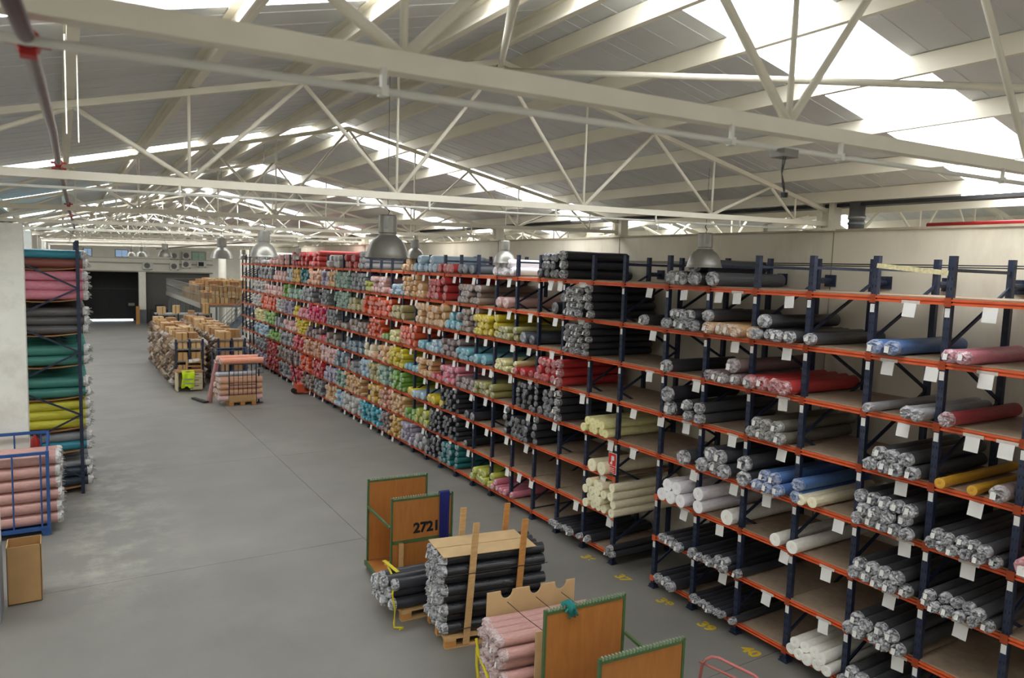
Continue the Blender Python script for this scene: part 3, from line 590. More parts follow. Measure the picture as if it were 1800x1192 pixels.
RUNS = [('B',1,8,7.13,7.515,3,0.192,1,'charcoal'),('B',2,8,6.835,6.835,1,0.192,1,'charcoal'),('B',1,8,7.162,7.162,1,0.191,-2,'charcoal'),('P',0,7,8.108,8.108,1,0.162,1,'black'),('B',1,7,7.099,7.567,4,0.156,2,'charcoal'),('B',2,7,6.853,6.853,1,0.156,2,'charcoal'),('B',2,7,6.313,6.785,4,0.157,1,'tan'),('B',3,7,6.066,6.066,1,0.157,1,'tan'),('B',3,7,5.541,5.978,4,0.146,1,'charcoal'),('B',4,7,5.285,5.285,1,0.146,1,'charcoal'),('B',3,7,5.887,5.887,1,0.17,-2,'charcoal'),('B',5,7,4.291,4.45,2,0.159,1,'blue'),('B',6,7,3.55,3.686,2,0.136,1,'pink'),('B',1,6,7.518,7.518,1,0.183,1,'black'),('B',2,6,6.31,6.751,4,0.147,1,'mauve'),('B',3,6,6.071,6.071,1,0.147,1,'mauve'),('B',2,6,6.326,6.326,1,0.183,-2,'mauve'),('B',3,6,5.535,6.057,4,0.174,1,'red'),('B',5,6,4.457,4.457,1,0.103,1,'silver'),('B',5,6,3.939,4.071,2,0.131,1,'silver'),('B',6,6,3.665,3.665,1,0.145,1,'darkred'),('B',1,5,7.471,7.471,1,0.21,2,'black'),('B',1,5,7.096,7.096,1,0.149,2,'charcoal'),('B',2,5,6.857,6.857,1,0.149,2,'charcoal'),('B',3,5,5.577,6.02,4,0.148,2,'olive'),('B',5,5,3.964,4.397,4,0.144,2,'charcoal'),('B',6,5,3.676,3.676,1,0.104,1,'mustard'),('B',6,5,3.4,3.4,1,0.097,1,'mustard'),('B',6,5,3.168,3.168,1,0.161,1,'mauve'),('B',1,4,7.126,7.126,1,0.21,1,'charcoal'),('B',2,4,6.376,6.757,3,0.191,2,'charcoal'),('B',3,4,6.049,6.049,1,0.191,2,'charcoal'),('B',3,4,5.543,5.836,3,0.146,2,'blue'),('B',4,4,5.284,5.284,1,0.146,2,'blue'),('B',4,4,5.08,5.206,2,0.126,1,'cream'),('B',5,4,3.943,4.501,5,0.139,3,'charcoal'),('B',6,4,3.145,3.726,6,0.116,2,'charcoal'),('B',7,4,2.867,2.867,1,0.21,1,'redpink'),('B',1,3,7.138,7.498,3,0.18,2,'white'),('B',2,3,6.841,6.841,1,0.18,2,'white'),('B',2,3,6.334,6.334,1,0.2,1,'ivory'),('B',3,3,5.539,5.539,1,0.156,1,'ivory'),('B',4,3,5.279,5.279,1,0.156,1,'ivory'),('B',5,3,3.943,4.501,5,0.139,2,'charcoal'),('B',6,3,3.144,3.721,6,0.115,2,'charcoal'),('B',1,2,7.087,7.481,4,0.131,1,'black'),('B',2,2,6.866,6.866,1,0.131,1,'black'),('B',2,2,6.29,6.845,6,0.111,1,'black'),('B',3,2,6.089,6.089,1,0.111,1,'black'),('B',2,2,6.287,6.393,2,0.106,-2,'black'),('B',5,2,3.943,4.501,5,0.139,2,'charcoal'),('B',1,1,7.196,7.492,3,0.148,1,'black'),('B',2,1,6.281,6.839,7,0.093,1,'black'),('B',3,1,6.098,6.098,1,0.093,1,'black'),('B',4,1,4.726,5.245,5,0.13,2,'ivory'),('B',5,1,3.943,4.501,5,0.139,2,'charcoal'),('B',7,1,2.641,2.857,3,0.108,1,'silver'),('A',3,8,10.438,10.921,4,0.161,3,'black'),('A',2,8,10.187,10.187,1,0.161,3,'black'),('A',5,8,12.018,12.541,4,0.174,2,'white'),('A',7,8,13.61,14.097,3,0.21,1,'slate'),('A',9,8,15.184,15.184,1,0.21,1,'red'),('A',8,8,14.464,14.884,3,0.21,1,'red'),('A',10,8,15.97,16.407,3,0.21,2,'paleblue'),('A',9,8,15.46,15.67,2,0.21,2,'paleblue'),('A',11,8,16.74,17.092,3,0.176,2,'tan'),('A',15,8,19.891,20.323,3,0.182,3,'silver'),('A',17,8,21.566,21.566,1,0.21,2,'red'),('A',16,8,20.692,21.179,3,0.21,2,'red'),('A',19,8,23.127,23.359,2,0.21,2,'whitegrey'),('A',18,8,22.332,22.752,3,0.21,2,'whitegrey'),('A',24,8,27.002,27.373,2,0.182,3,'red'),('A',23,8,26.26,26.631,2,0.182,3,'red'),('A',22,8,25.518,25.889,2,0.182,3,'red'),('A',21,8,24.775,25.127,2,0.182,3,'red'),('A',20,8,24.34,24.34,1,0.182,3,'red'),('A',29,8,31.054,31.054,1,0.21,2,'palepink'),('A',28,8,30.17,30.612,2,0.21,2,'palepink'),('A',27,8,29.347,29.728,2,0.21,2,'palepink'),('A',26,8,28.845,28.845,1,0.21,2,'palepink'),('A',33,8,34.055,34.429,2,0.182,3,'whitegrey'),('A',32,8,33.287,33.668,2,0.182,3,'whitegrey'),('A',31,8,32.525,32.906,2,0.182,3,'whitegrey'),('A',30,8,31.764,32.144,2,0.182,3,'whitegrey'),('A',2,7,9.64,10.055,4,0.139,4,'black'),('A',1,7,9.409,9.409,1,0.139,4,'black'),('A',3,7,10.537,10.537,1,0.21,1,'black'),('A',5,7,12.157,12.41,2,0.21,1,'palepink'),('A',7,7,13.594,14.044,4,0.15,3,'taupe'),('A',6,7,13.19,13.34,2,0.15,3,'taupe'),('A',9,7,15.166,15.688,4,0.174,3,'red'),('A',8,7,14.858,14.858,1,0.182,3,'red'),('A',10,7,15.959,16.332,3,0.187,2,'tan'),('A',11,7,16.722,17.137,4,0.139,4,'tan'),('A',10,7,16.47,16.47,1,0.139,4,'tan'),('A',12,7,17.515,17.816,3,0.151,2,'paleblue'),('A',11,7,17.274,17.274,1,0.151,2,'paleblue'),('A',12,7,17.929,18.067,2,0.138,1,'pink'),('A',14,7,19.128,19.29,2,0.162,3,'palepink'),('A',13,7,18.517,18.842,3,0.162,3,'palepink'),('A',15,7,19.875,19.875,1,0.151,2,'lime'),('A',14,7,19.484,19.634,2,0.151,2,'lime'),('A',16,7,20.656,20.979,3,0.139,4,'grey'),('A',15,7,20.011,20.398,3,0.139,4,'grey'),('A',18,7,22.23,22.536,3,0.139,4,'mint'),('A',17,7,21.443,21.933,4,0.139,4,'mint'),('A',19,7,23.039,23.231,2,0.182,3,'tan'),('A',18,7,22.766,22.766,1,0.182,3,'tan'),('A',20,7,23.863,24.048,2,0.182,3,'lavender'),('A',19,7,23.371,23.553,2,0.182,3,'lavender'),('A',22,7,25.429,25.429,1,0.182,3,'peach'),('A',21,7,24.608,25.131,4,0.174,3,'peach'),('A',20,7,24.316,24.316,1,0.182,3,'peach'),('A',23,7,26.245,26.499,2,0.139,4,'teal'),('A',22,7,25.737,25.936,2,0.139,4,'teal'),('A',25,7,27.76,27.76,1,0.182,3,'gold'),('A',24,7,26.973,27.383,3,0.182,3,'gold'),('A',25,7,27.888,28.271,3,0.182,3,'paleblue'),('A',28,7,30.136,30.443,2,0.21,2,'palepink'),('A',27,7,29.347,29.83,3,0.21,2,'palepink'),('A',26,7,28.604,28.91,2,0.21,2,'palepink'),('A',32,7,33.325,33.325,1,0.182,3,'grey'),('A',31,7,32.481,32.996,3,0.182,3,'grey'),('A',30,7,31.776,32.085,2,0.182,3,'grey'),('A',29,7,30.907,31.422,3,0.182,3,'grey'),('A',2,6,9.626,9.994,4,0.112,5,'black'),('A',1,6,9.425,9.425,1,0.112,5,'black'),('A',4,6,11.231,11.406,2,0.175,1,'slate'),('A',4,6,11.557,11.557,1,0.21,1,'slate'),('A',5,6,12.002,12.431,4,0.143,2,'limegrey'),('A',4,6,11.77,11.77,1,0.143,2,'limegrey'),('A',6,6,12.797,13.269,4,0.157,3,'yellow'),('A',5,6,12.549,12.549,1,0.157,3,'yellow'),('A',7,6,13.601,14.039,4,0.139,4,'taupe'),('A',6,6,13.346,13.346,1,0.139,4,'taupe'),('A',8,6,14.448,14.654,2,0.206,2,'skyblue'),('A',7,6,14.099,14.099,1,0.206,2,'skyblue'),('A',10,6,15.98,16.393,3,0.182,3,'tan'),('A',9,6,15.166,15.688,4,0.174,3,'tan'),('A',8,6,14.897,14.897,1,0.182,3,'tan'),('A',12,6,17.534,17.912,3,0.189,2,'goldgrey'),('A',11,6,17.229,17.229,1,0.189,2,'goldgrey'),('A',15,6,19.913,20.086,2,0.139,4,'orange'),('A',14,6,19.082,19.641,5,0.139,4,'orange'),('A',13,6,18.704,18.854,2,0.139,4,'orange'),('A',13,6,18.307,18.631,3,0.162,3,'orange'),('A',12,6,18.05,18.05,1,0.162,3,'orange'),('A',16,6,20.741,21.157,3,0.208,2,'goldgrey'),('A',15,6,20.184,20.393,2,0.208,2,'goldgrey'),('A',18,6,22.216,22.53,3,0.112,5,'mint'),('A',17,6,21.454,21.992,4,0.112,5,'mint'),('A',20,6,23.79,24.098,3,0.112,5,'grey'),('A',19,6,23.356,23.542,2,0.112,5,'grey'),('A',23,6,26.186,26.369,2,0.182,3,'grey'),('A',22,6,25.395,25.918,4,0.174,3,'grey'),('A',21,6,25.08,25.08,1,0.182,3,'grey'),('A',25,6,27.774,28.194,3,0.21,2,'mint'),('A',24,6,27.007,27.439,3,0.21,2,'mint'),('A',23,6,26.477,26.687,2,0.21,2,'mint'),('A',26,6,28.618,28.844,2,0.182,3,'green'),('A',25,6,28.274,28.274,1,0.182,3,'green'),('A',30,6,31.708,31.708,1,0.21,2,'palepink'),('A',29,6,30.921,31.381,3,0.21,2,'palepink'),('A',28,6,30.134,30.587,3,0.21,2,'palepink'),('A',27,6,29.347,29.794,3,0.21,2,'palepink'),('A',33,6,34.033,34.265,2,0.139,4,'whitegrey'),('A',32,6,33.246,33.728,3,0.139,4,'whitegrey'),('A',31,6,32.459,32.923,3,0.139,4,'whitegrey'),('A',30,6,32.117,32.117,1,0.139,4,'whitegrey'),('A',3,5,10.436,10.909,4,0.158,3,'crimson'),('A',2,5,10.188,10.188,1,0.158,3,'crimson'),('A',4,5,11.216,11.644,4,0.143,1,'crimson'),('A',3,5,10.983,10.983,1,0.143,1,'crimson'),('A',5,5,11.991,12.469,5,0.12,2,'paleyellow'),('A',4,5,11.781,11.781,1,0.12,2,'paleyellow'),('A',6,5,13.022,13.255,2,0.21,1,'skyblue'),('A',7,5,13.575,14.132,5,0.139,2,'skyblue'),('A',8,5,14.374,14.8,4,0.142,3,'mauve'),('A',7,5,14.131,14.131,1,0.142,3,'mauve'),('A',9,5,15.159,15.48,3,0.161,2,'paleblue'),('A',8,5,14.908,14.908,1,0.161,2,'paleblue'),('A',10,5,15.97,16.21,2,0.21,1,'skyblue'),('A',9,5,15.67,15.67,1,0.21,1,'skyblue'),('A',11,5,16.739,17.262,4,0.174,3,'orange'),('A',10,5,16.471,16.471,1,0.182,3,'orange'),('A',12,5,17.524,18.02,4,0.165,2,'paleyellow'),('A',13,5,18.308,18.471,2,0.163,1,'green'),('A',14,5,19.069,19.552,4,0.112,5,'orange'),('A',13,5,18.68,18.854,2,0.112,5,'orange'),('A',16,5,20.702,21.092,3,0.195,2,'taupe'),('A',15,5,19.887,20.41,4,0.174,2,'taupe'),('A',18,5,22.264,22.472,2,0.208,1,'taupe'),('A',17,5,21.461,21.983,4,0.174,1,'taupe'),('A',19,5,23.003,23.341,3,0.112,5,'grey'),('A',18,5,22.634,22.802,2,0.112,5,'grey'),('A',22,5,25.364,25.364,1,0.112,5,'hotpink'),('A',21,5,24.577,25.132,4,0.112,5,'hotpink'),('A',20,5,23.867,24.289,3,0.112,5,'hotpink'),('A',19,5,23.588,23.588,1,0.112,5,'hotpink'),('A',23,5,26.198,26.586,3,0.194,2,'pink'),('A',22,5,25.519,25.908,3,0.194,2,'pink'),('A',24,5,26.985,27.398,3,0.207,2,'yellow'),('A',26,5,28.6,28.836,2,0.112,5,'lavender'),('A',25,5,27.724,28.31,4,0.112,5,'lavender'),('A',28,5,30.118,30.118,1,0.139,4,'whitegrey'),('A',27,5,29.335,29.87,4,0.139,4,'whitegrey'),('A',26,5,29.083,29.083,1,0.139,4,'whitegrey'),('A',31,5,32.588,32.588,1,0.182,3,'orange'),('A',30,5,31.784,32.209,3,0.182,3,'orange'),('A',29,5,30.98,31.422,3,0.182,3,'orange'),('A',28,5,30.444,30.635,2,0.182,3,'orange'),('A',33,5,34.075,34.528,3,0.139,4,'whitegrey'),('A',32,5,33.246,33.804,4,0.139,4,'whitegrey'),('A',31,5,32.943,32.943,1,0.139,4,'whitegrey'),('A',1,4,8.853,9.411,5,0.139,2,'paleyellow'),('A',3,4,10.427,10.704,3,0.139,4,'black'),('A',2,4,10.192,10.192,1,0.139,4,'black'),('A',3,4,10.805,10.805,1,0.168,1,'black'),('A',4,4,11.2,11.591,4,0.112,5,'black'),('A',3,4,10.998,10.998,1,0.112,5,'black'),('A',6,4,12.792,13.237,4,0.148,2,'limegrey'),('A',5,4,12.554,12.554,1,0.148,2,'limegrey'),('A',7,4,13.573,14.115,5,0.135,2,'mauve'),('A',6,4,13.347,13.347,1,0.135,2,'mauve'),('A',8,4,14.366,14.811,4,0.148,3,'pink'),('A',7,4,14.127,14.127,1,0.148,3,'pink'),('A',9,4,15.147,15.423,3,0.138,1,'redpink'),('A',8,4,14.92,14.92,1,0.138,1,'redpink'),('A',10,4,15.941,16.244,3,0.151,3,'tan'),('A',9,4,15.548,15.7,2,0.151,3,'tan'),('A',11,4,16.777,16.954,2,0.177,1,'skyblue'),('A',10,4,16.297,16.474,2,0.177,1,'skyblue'),('A',12,4,17.508,17.956,4,0.139,4,'yellow'),('A',11,4,17.141,17.28,2,0.139,4,'yellow'),('A',13,4,18.324,18.654,3,0.165,3,'tan'),('A',12,4,18.054,18.054,1,0.165,3,'tan'),('A',14,4,19.1,19.274,2,0.174,1,'peach'),('A',13,4,18.836,18.836,1,0.174,1,'peach'),('A',15,4,19.899,19.899,1,0.199,2,'cream'),('A',14,4,19.411,19.61,2,0.199,2,'cream'),('A',17,4,21.474,21.474,1,0.201,2,'slateblue'),('A',16,4,20.674,21.196,4,0.174,2,'slateblue'),('A',15,4,20.195,20.396,2,0.201,2,'slateblue'),('A',18,4,22.262,22.262,1,0.192,1,'grey'),('A',17,4,21.59,21.974,3,0.192,1,'grey'),('A',19,4,23.047,23.447,3,0.2,2,'taupe'),('A',18,4,22.514,22.714,2,0.2,2,'taupe'),('A',20,4,23.85,24.059,2,0.209,1,'redpink'),('A',19,4,23.54,23.54,1,0.209,1,'redpink'),('A',22,4,25.456,25.679,2,0.21,2,'mauve'),('A',21,4,24.608,25.131,4,0.174,2,'mauve'),('A',20,4,24.326,24.326,1,0.21,2,'mauve'),('A',24,4,26.946,26.946,1,0.112,5,'yellow'),('A',23,4,26.272,26.721,3,0.112,5,'yellow'),('A',22,4,25.949,25.949,1,0.112,5,'yellow'),('A',26,4,28.561,28.771,2,0.21,2,'palepink'),('A',25,4,27.774,28.194,3,0.21,2,'palepink'),('A',24,4,27.253,27.474,2,0.21,2,'palepink'),('A',28,4,30.134,30.344,2,0.21,2,'grey'),('A',27,4,29.413,29.834,3,0.21,2,'grey'),('A',26,4,28.837,29.047,2,0.21,2,'grey'),('A',30,4,31.694,31.881,2,0.182,3,'green'),('A',29,4,30.903,31.426,4,0.174,3,'green'),('A',28,4,30.604,30.604,1,0.182,3,'green'),('A',32,4,33.233,33.818,4,0.112,5,'paleyellow'),('A',31,4,32.524,32.962,3,0.112,5,'paleyellow'),('A',30,4,32.244,32.244,1,0.112,5,'paleyellow'),('A',1,3,8.909,9.146,2,0.21,1,'cream'),('A',5,3,12.0,12.0,1,0.139,4,'black'),('A',4,3,11.202,11.783,6,0.116,4,'black'),('A',3,3,10.978,10.978,1,0.139,4,'black'),('A',7,3,13.601,13.601,1,0.193,1,'black'),('A',6,3,13.318,13.318,1,0.193,1,'black'),('A',8,3,14.355,14.74,3,0.112,5,'black'),('A',7,3,14.146,14.146,1,0.112,5,'black'),('A',9,3,15.319,15.62,2,0.21,1,'yellow'),('A',8,3,14.884,14.884,1,0.21,1,'yellow'),('A',10,3,15.961,16.342,3,0.19,1,'paleblue'),('A',11,3,16.757,16.757,1,0.21,1,'yellow'),('A',10,3,16.457,16.457,1,0.21,1,'yellow'),('A',12,3,17.508,17.843,3,0.139,4,'green'),('A',11,3,17.14,17.28,2,0.139,4,'green'),('A',13,3,18.295,18.715,4,0.139,4,'mint'),('A',12,3,18.053,18.053,1,0.139,4,'mint'),('A',14,3,19.106,19.46,3,0.177,3,'goldgrey'),('A',13,3,18.834,18.834,1,0.177,3,'goldgrey'),('A',15,3,19.923,20.142,2,0.182,3,'paleblue'),('A',14,3,19.619,19.619,1,0.182,3,'paleblue'),('A',17,3,21.476,21.476,1,0.204,2,'grey'),('A',16,3,20.674,21.196,4,0.174,2,'grey'),('A',15,3,20.395,20.395,1,0.204,2,'grey'),('A',18,3,22.252,22.434,2,0.182,3,'slateblue'),('A',17,3,21.729,21.936,2,0.182,3,'slateblue'),('A',20,3,23.843,24.048,2,0.182,3,'palepink'),('A',19,3,23.034,23.557,4,0.174,3,'palepink'),('A',18,3,22.584,22.766,2,0.182,3,'palepink'),('A',23,3,26.151,26.151,1,0.112,5,'peach'),('A',22,3,25.464,25.894,3,0.112,5,'peach'),('A',21,3,24.603,25.162,4,0.112,5,'peach'),('A',20,3,24.375,24.375,1,0.112,5,'peach'),('A',24,3,26.951,27.501,4,0.139,4,'redpink'),('A',23,3,26.469,26.675,2,0.139,4,'redpink'),('A',27,3,29.334,29.334,1,0.182,3,'grey'),('A',26,3,28.543,29.065,4,0.174,3,'grey'),('A',25,3,27.862,28.245,3,0.182,3,'grey'),('A',29,3,30.921,31.341,3,0.21,2,'green'),('A',28,3,30.116,30.639,4,0.174,2,'green'),('A',27,3,29.583,29.794,2,0.21,2,'green'),('A',32,3,33.36,33.804,3,0.139,4,'paleblue'),('A',31,3,32.459,33.018,4,0.139,4,'paleblue'),('A',30,3,31.698,32.173,3,0.139,4,'paleblue'),('A',1,2,8.853,9.268,4,0.139,4,'cream'),('P',0,2,8.624,8.624,1,0.139,4,'cream'),('A',7,2,13.628,13.628,1,0.158,1,'black'),('A',8,2,14.347,14.682,3,0.112,5,'black'),('A',7,2,14.125,14.125,1,0.112,5,'black'),('A',9,2,15.144,15.517,3,0.112,5,'black'),('A',8,2,14.933,14.933,1,0.112,5,'black'),('A',10,2,16.046,16.315,2,0.21,2,'lime'),('A',9,2,15.67,15.67,1,0.21,2,'lime'),('A',11,2,16.73,16.885,2,0.155,2,'green'),('A',10,2,16.485,16.485,1,0.155,2,'green'),('A',12,2,17.495,17.781,3,0.112,5,'tan'),('A',11,2,17.108,17.276,2,0.112,5,'tan'),('A',13,2,18.295,18.594,3,0.139,4,'salmon'),('A',12,2,18.037,18.037,1,0.139,4,'salmon'),('A',14,2,19.104,19.469,3,0.182,3,'gold'),('A',13,2,18.824,18.824,1,0.182,3,'gold'),('A',17,2,21.464,21.464,1,0.112,5,'tan'),('A',16,2,20.643,21.228,5,0.112,5,'tan'),('A',15,2,20.222,20.4,2,0.112,5,'tan'),('A',18,2,22.228,22.406,2,0.112,5,'mint'),('A',17,2,21.695,22.015,3,0.112,5,'mint'),('A',19,2,23.034,23.557,4,0.174,3,'lavender'),('A',18,2,22.584,22.766,2,0.182,3,'lavender'),('A',21,2,24.614,25.032,3,0.139,4,'crimson'),('A',20,2,23.986,24.362,3,0.139,4,'crimson'),('A',23,2,26.255,26.473,2,0.139,4,'orange'),('A',22,2,25.384,25.936,4,0.139,4,'orange'),('A',25,2,27.76,28.125,3,0.182,3,'mauve'),('A',24,2,27.042,27.453,3,0.182,3,'mauve'),('A',23,2,26.701,26.701,1,0.182,3,'mauve'),('A',27,2,29.334,29.732,3,0.182,3,'taupe'),('A',26,2,28.543,29.065,4,0.174,3,'taupe'),('A',30,2,31.674,31.674,1,0.112,5,'crimson'),('A',29,2,30.872,31.454,4,0.112,5,'crimson'),('A',28,2,30.134,30.574,3,0.112,5,'crimson'),('A',32,2,33.246,33.804,4,0.139,4,'grey'),('A',31,2,32.538,32.975,3,0.139,4,'grey'),('A',30,2,32.092,32.231,2,0.139,4,'grey'),('P',0,1,8.543,8.644,2,0.1,2,'black'),('A',1,1,9.24,9.24,1,0.124,1,'black'),('A',2,1,9.627,9.627,1,0.112,1,'black'),('A',1,1,9.421,9.421,1,0.112,1,'black'),('A',2,1,9.744,9.969,3,0.113,1,'black'),('A',2,1,10.108,10.214,2,0.106,1,'black'),('A',5,1,11.997,12.129,2,0.132,1,'pink'),('A',4,1,11.775,11.775,1,0.132,1,'pink'),('A',5,1,12.309,12.436,2,0.127,2,'pink'),('A',6,1,12.796,13.267,4,0.157,2,'lime'),('A',5,1,12.55,12.55,1,0.157,2,'lime'),('A',8,1,14.361,14.776,4,0.139,4,'teal'),('A',7,1,14.084,14.084,1,0.139,4,'teal'),('A',9,1,15.174,15.551,3,0.112,5,'black'),('A',8,1,14.933,14.933,1,0.112,5,'black'),('A',10,1,16.014,16.239,2,0.21,2,'silver'),('A',9,1,15.67,15.67,1,0.21,2,'silver'),('A',11,1,16.708,17.14,4,0.112,5,'lavender'),('A',10,1,16.501,16.501,1,0.112,5,'lavender'),('A',12,1,17.52,17.871,3,0.112,5,'gold'),('A',11,1,17.293,17.293,1,0.112,5,'gold'),('A',13,1,18.282,18.543,3,0.112,5,'mauve'),('A',12,1,18.077,18.077,1,0.112,5,'mauve'),('A',14,1,19.102,19.278,2,0.139,4,'aqua'),('A',13,1,18.715,18.854,2,0.139,4,'aqua'),('A',15,1,19.859,20.216,3,0.112,5,'aqua'),('A',14,1,19.501,19.654,2,0.112,5,'aqua'),('A',17,1,21.465,21.647,2,0.182,3,'whitegrey'),('A',16,1,20.713,21.126,3,0.182,3,'whitegrey'),('A',15,1,20.405,20.405,1,0.182,3,'whitegrey'),('A',18,1,22.23,22.43,2,0.139,4,'paleblue'),('A',17,1,21.801,22.001,2,0.139,4,'paleblue'),('A',19,1,23.034,23.557,4,0.174,3,'tan'),('A',18,1,22.708,22.708,1,0.182,3,'tan'),('A',21,1,24.603,24.814,2,0.139,4,'grey'),('A',20,1,23.972,24.362,3,0.139,4,'grey'),('A',23,1,26.164,26.164,1,0.139,4,'taupe'),('A',22,1,25.399,25.855,3,0.139,4,'taupe'),('A',21,1,25.149,25.149,1,0.139,4,'taupe'),('A',25,1,27.724,27.724,1,0.112,5,'redpink'),('A',24,1,26.938,27.402,3,0.112,5,'redpink'),('A',23,1,26.464,26.698,2,0.112,5,'redpink'),('A',27,1,29.327,29.544,2,0.112,5,'grey'),('A',26,1,28.511,29.097,4,0.112,5,'grey'),('A',25,1,28.026,28.243,2,0.112,5,'grey'),('A',30,1,31.664,31.664,1,0.112,5,'crimson'),('A',29,1,30.933,31.42,3,0.112,5,'crimson'),('A',28,1,30.202,30.67,3,0.112,5,'crimson'),('A',27,1,29.883,29.883,1,0.112,5,'crimson'),('A',32,1,33.246,33.804,4,0.139,4,'lavender'),('A',31,1,32.541,32.979,3,0.139,4,'lavender'),('A',30,1,32.092,32.231,2,0.139,4,'lavender')]
TAGS = [(8,8.12),(8,7.42),(8,6.78),(8,6.47),(8,5.67),(8,4.2),(8,3.43),(8,16.75),(8,16.11),(8,15.32),(8,14.47),(8,13.57),(8,12.95),(8,12.14),(8,10.71),(8,10.41),(8,9.78),(7,8.0),(7,6.45),(7,5.65),(7,4.38),(7,3.92),(7,3.41),(7,16.79),(7,16.51),(7,15.85),(7,14.98),(7,14.44),(7,13.61),(7,12.85),(7,12.1),(7,11.34),(7,10.52),(7,9.78),(6,8.04),(6,7.08),(6,5.66),(6,4.16),(6,3.48),(6,3.18),(6,16.8),(6,16.01),(6,15.69),(6,15.19),(6,14.35),(6,13.78),(6,13.0),(6,11.94),(6,11.34),(6,10.59),(5,8.34),(5,7.74),(5,7.23),(5,6.4),(5,5.62),(5,4.13),(5,3.39),(5,16.77),(5,15.98),(5,15.44),(5,14.4),(5,13.75),(5,13.04),(5,12.73),(5,11.98),(5,11.28),(5,10.53),(5,9.65),(5,8.93),(4,7.03),(4,6.32),(4,5.8),(4,4.8),(4,4.04),(4,3.41),(4,15.92),(4,15.25),(4,14.37),(4,13.55),(4,12.93),(4,12.1),(4,11.28),(4,10.42),(4,8.85),(4,8.31),(3,7.18),(3,6.52),(3,5.48),(3,4.91),(3,4.15),(3,3.42),(3,15.86),(3,15.19),(3,14.36),(3,13.68),(3,12.84),(3,12.04),(3,11.32),(3,9.01),(2,6.41),(2,5.7),(2,4.9),(2,4.01),(2,15.96),(2,15.16),(2,14.5),(2,13.62),(2,11.98),(2,11.53),(2,11.11),(2,9.7),(2,8.8),(1,3.39)]

cells = {}
for run in RUNS:
    k, i, l, c0, c1, n, d, rows, col = run
    near = k in 'BP' or i <= 2
    for y, z, d, rw, q in layout(run):
        if near: cells.setdefault((k, i, l, col), []).append((y, z, d, 1 if rw == -1 else rw))
        else: FAR.append((7.40 + U(-.05, .05), y, z, d, U(1.36, 1.5), col))
LAYER = ['bottom', 'second', 'third', 'fourth', 'fifth']
for (k, i, l, col), lst in cells.items():
    nm = NICE.get(col, col); cell = '%s, %s' % (LV[l], bay_word(k, i)); N = len(lst); lays = {}
    for it in lst: lays.setdefault(it[3], []).append(it)
    for rw, row in lays.items():
        row.sort(key=lambda t: t[0] if k == 'A' else -t[0])
        for j, (y, z, d, _) in enumerate(row):
            lay = '' if len(lays) == 1 else ', %s layer' % LAYER[rw]
            if N == 1: lb, g = 'single %s fabric roll, %s' % (nm, cell), None
            else: lb, g = '%s roll from passage%s, %s' % (('only ' if len(row) == 1 else ORD[j + 1] + ' ') + nm, lay, cell), '%s rolls, %s' % (nm, cell)
            if len(row) == 1: lb = lb.replace(' from passage', '')
            roll(7.335 + U(-.05, .045), y, z, d, U(1.36, 1.5), col, lb, 'roll', g, rz=U(-.008, .008))
# all the smaller rolls further along, as one mass
def far_rolls(items, name, label, loc):
    vs = []; fs = []; cols = []; n = 12
    for x, y, z, d, L, col in items:
        c = L3(BODY[col]); r = d / 2; o = len(vs); s = U(.9, 1.08)
        lt = .2 if col in CORED else U(.15, .42)
        e = tuple(c[i] * (1 - lt) + .62 * lt for i in range(3)); 
        for xx in (x, x + L):
            for k in range(n):
                t = 2 * math.pi * k / n; vs.append((xx, y + r * math.cos(t), z + r * math.sin(t))); cols.append(tuple(q * s for q in c[:3]))
        for xx, rr in ((x, r), (x - .03, r * .62)):
            for k in range(n):
                t = 2 * math.pi * k / n; vs.append((xx + U(-.006, .006), y + rr * math.cos(t), z + rr * math.sin(t))); f_ = U(.72, 1.1); cols.append(tuple(q * f_ for q in e))
        vs.append((x - .018, y, z)); cols.append(tuple(q * .8 for q in e))
        for k in range(n):
            k2 = (k + 1) % n
            fs.append((o + k, o + n + k, o + n + k2, o + k2)); fs.append((o + 2 * n + k, o + 2 * n + k2, o + 3 * n + k2, o + 3 * n + k)); fs.append((o + 3 * n + k, o + 3 * n + k2, o + 4 * n))
    M = bpy.data.materials.get('many_cloths')
    if not M:
        M = bpy.data.materials.new('many_cloths'); M.use_nodes = True; b = M.node_tree.nodes['Principled BSDF']; b.inputs['Roughness'].default_value = .42
        a = M.node_tree.nodes.new('ShaderNodeAttribute'); a.attribute_name = 'tint'; M.node_tree.links.new(a.outputs['Color'], b.inputs['Base Color'])
    me = bpy.data.meshes.new(name); me.from_pydata(vs, [], fs); me.materials.append(M)
    at = me.color_attributes.new('tint', 'FLOAT_COLOR', 'POINT'); at.data.foreach_set('color', [v for c in cols for v in (c[0], c[1], c[2], 1)])
    sm = [False] * len(fs)
    for i in range(0, len(fs), 3): sm[i] = True
    me.polygons.foreach_set('use_smooth', sm)
    o = bpy.data.objects.new(name, me); COL.objects.link(o)
    return tag(o, label, 'rolls', None, 'stuff')
far_rolls(FAR, 'fabric_rolls', 'mass of many coloured fabric rolls filling the long rack', None)
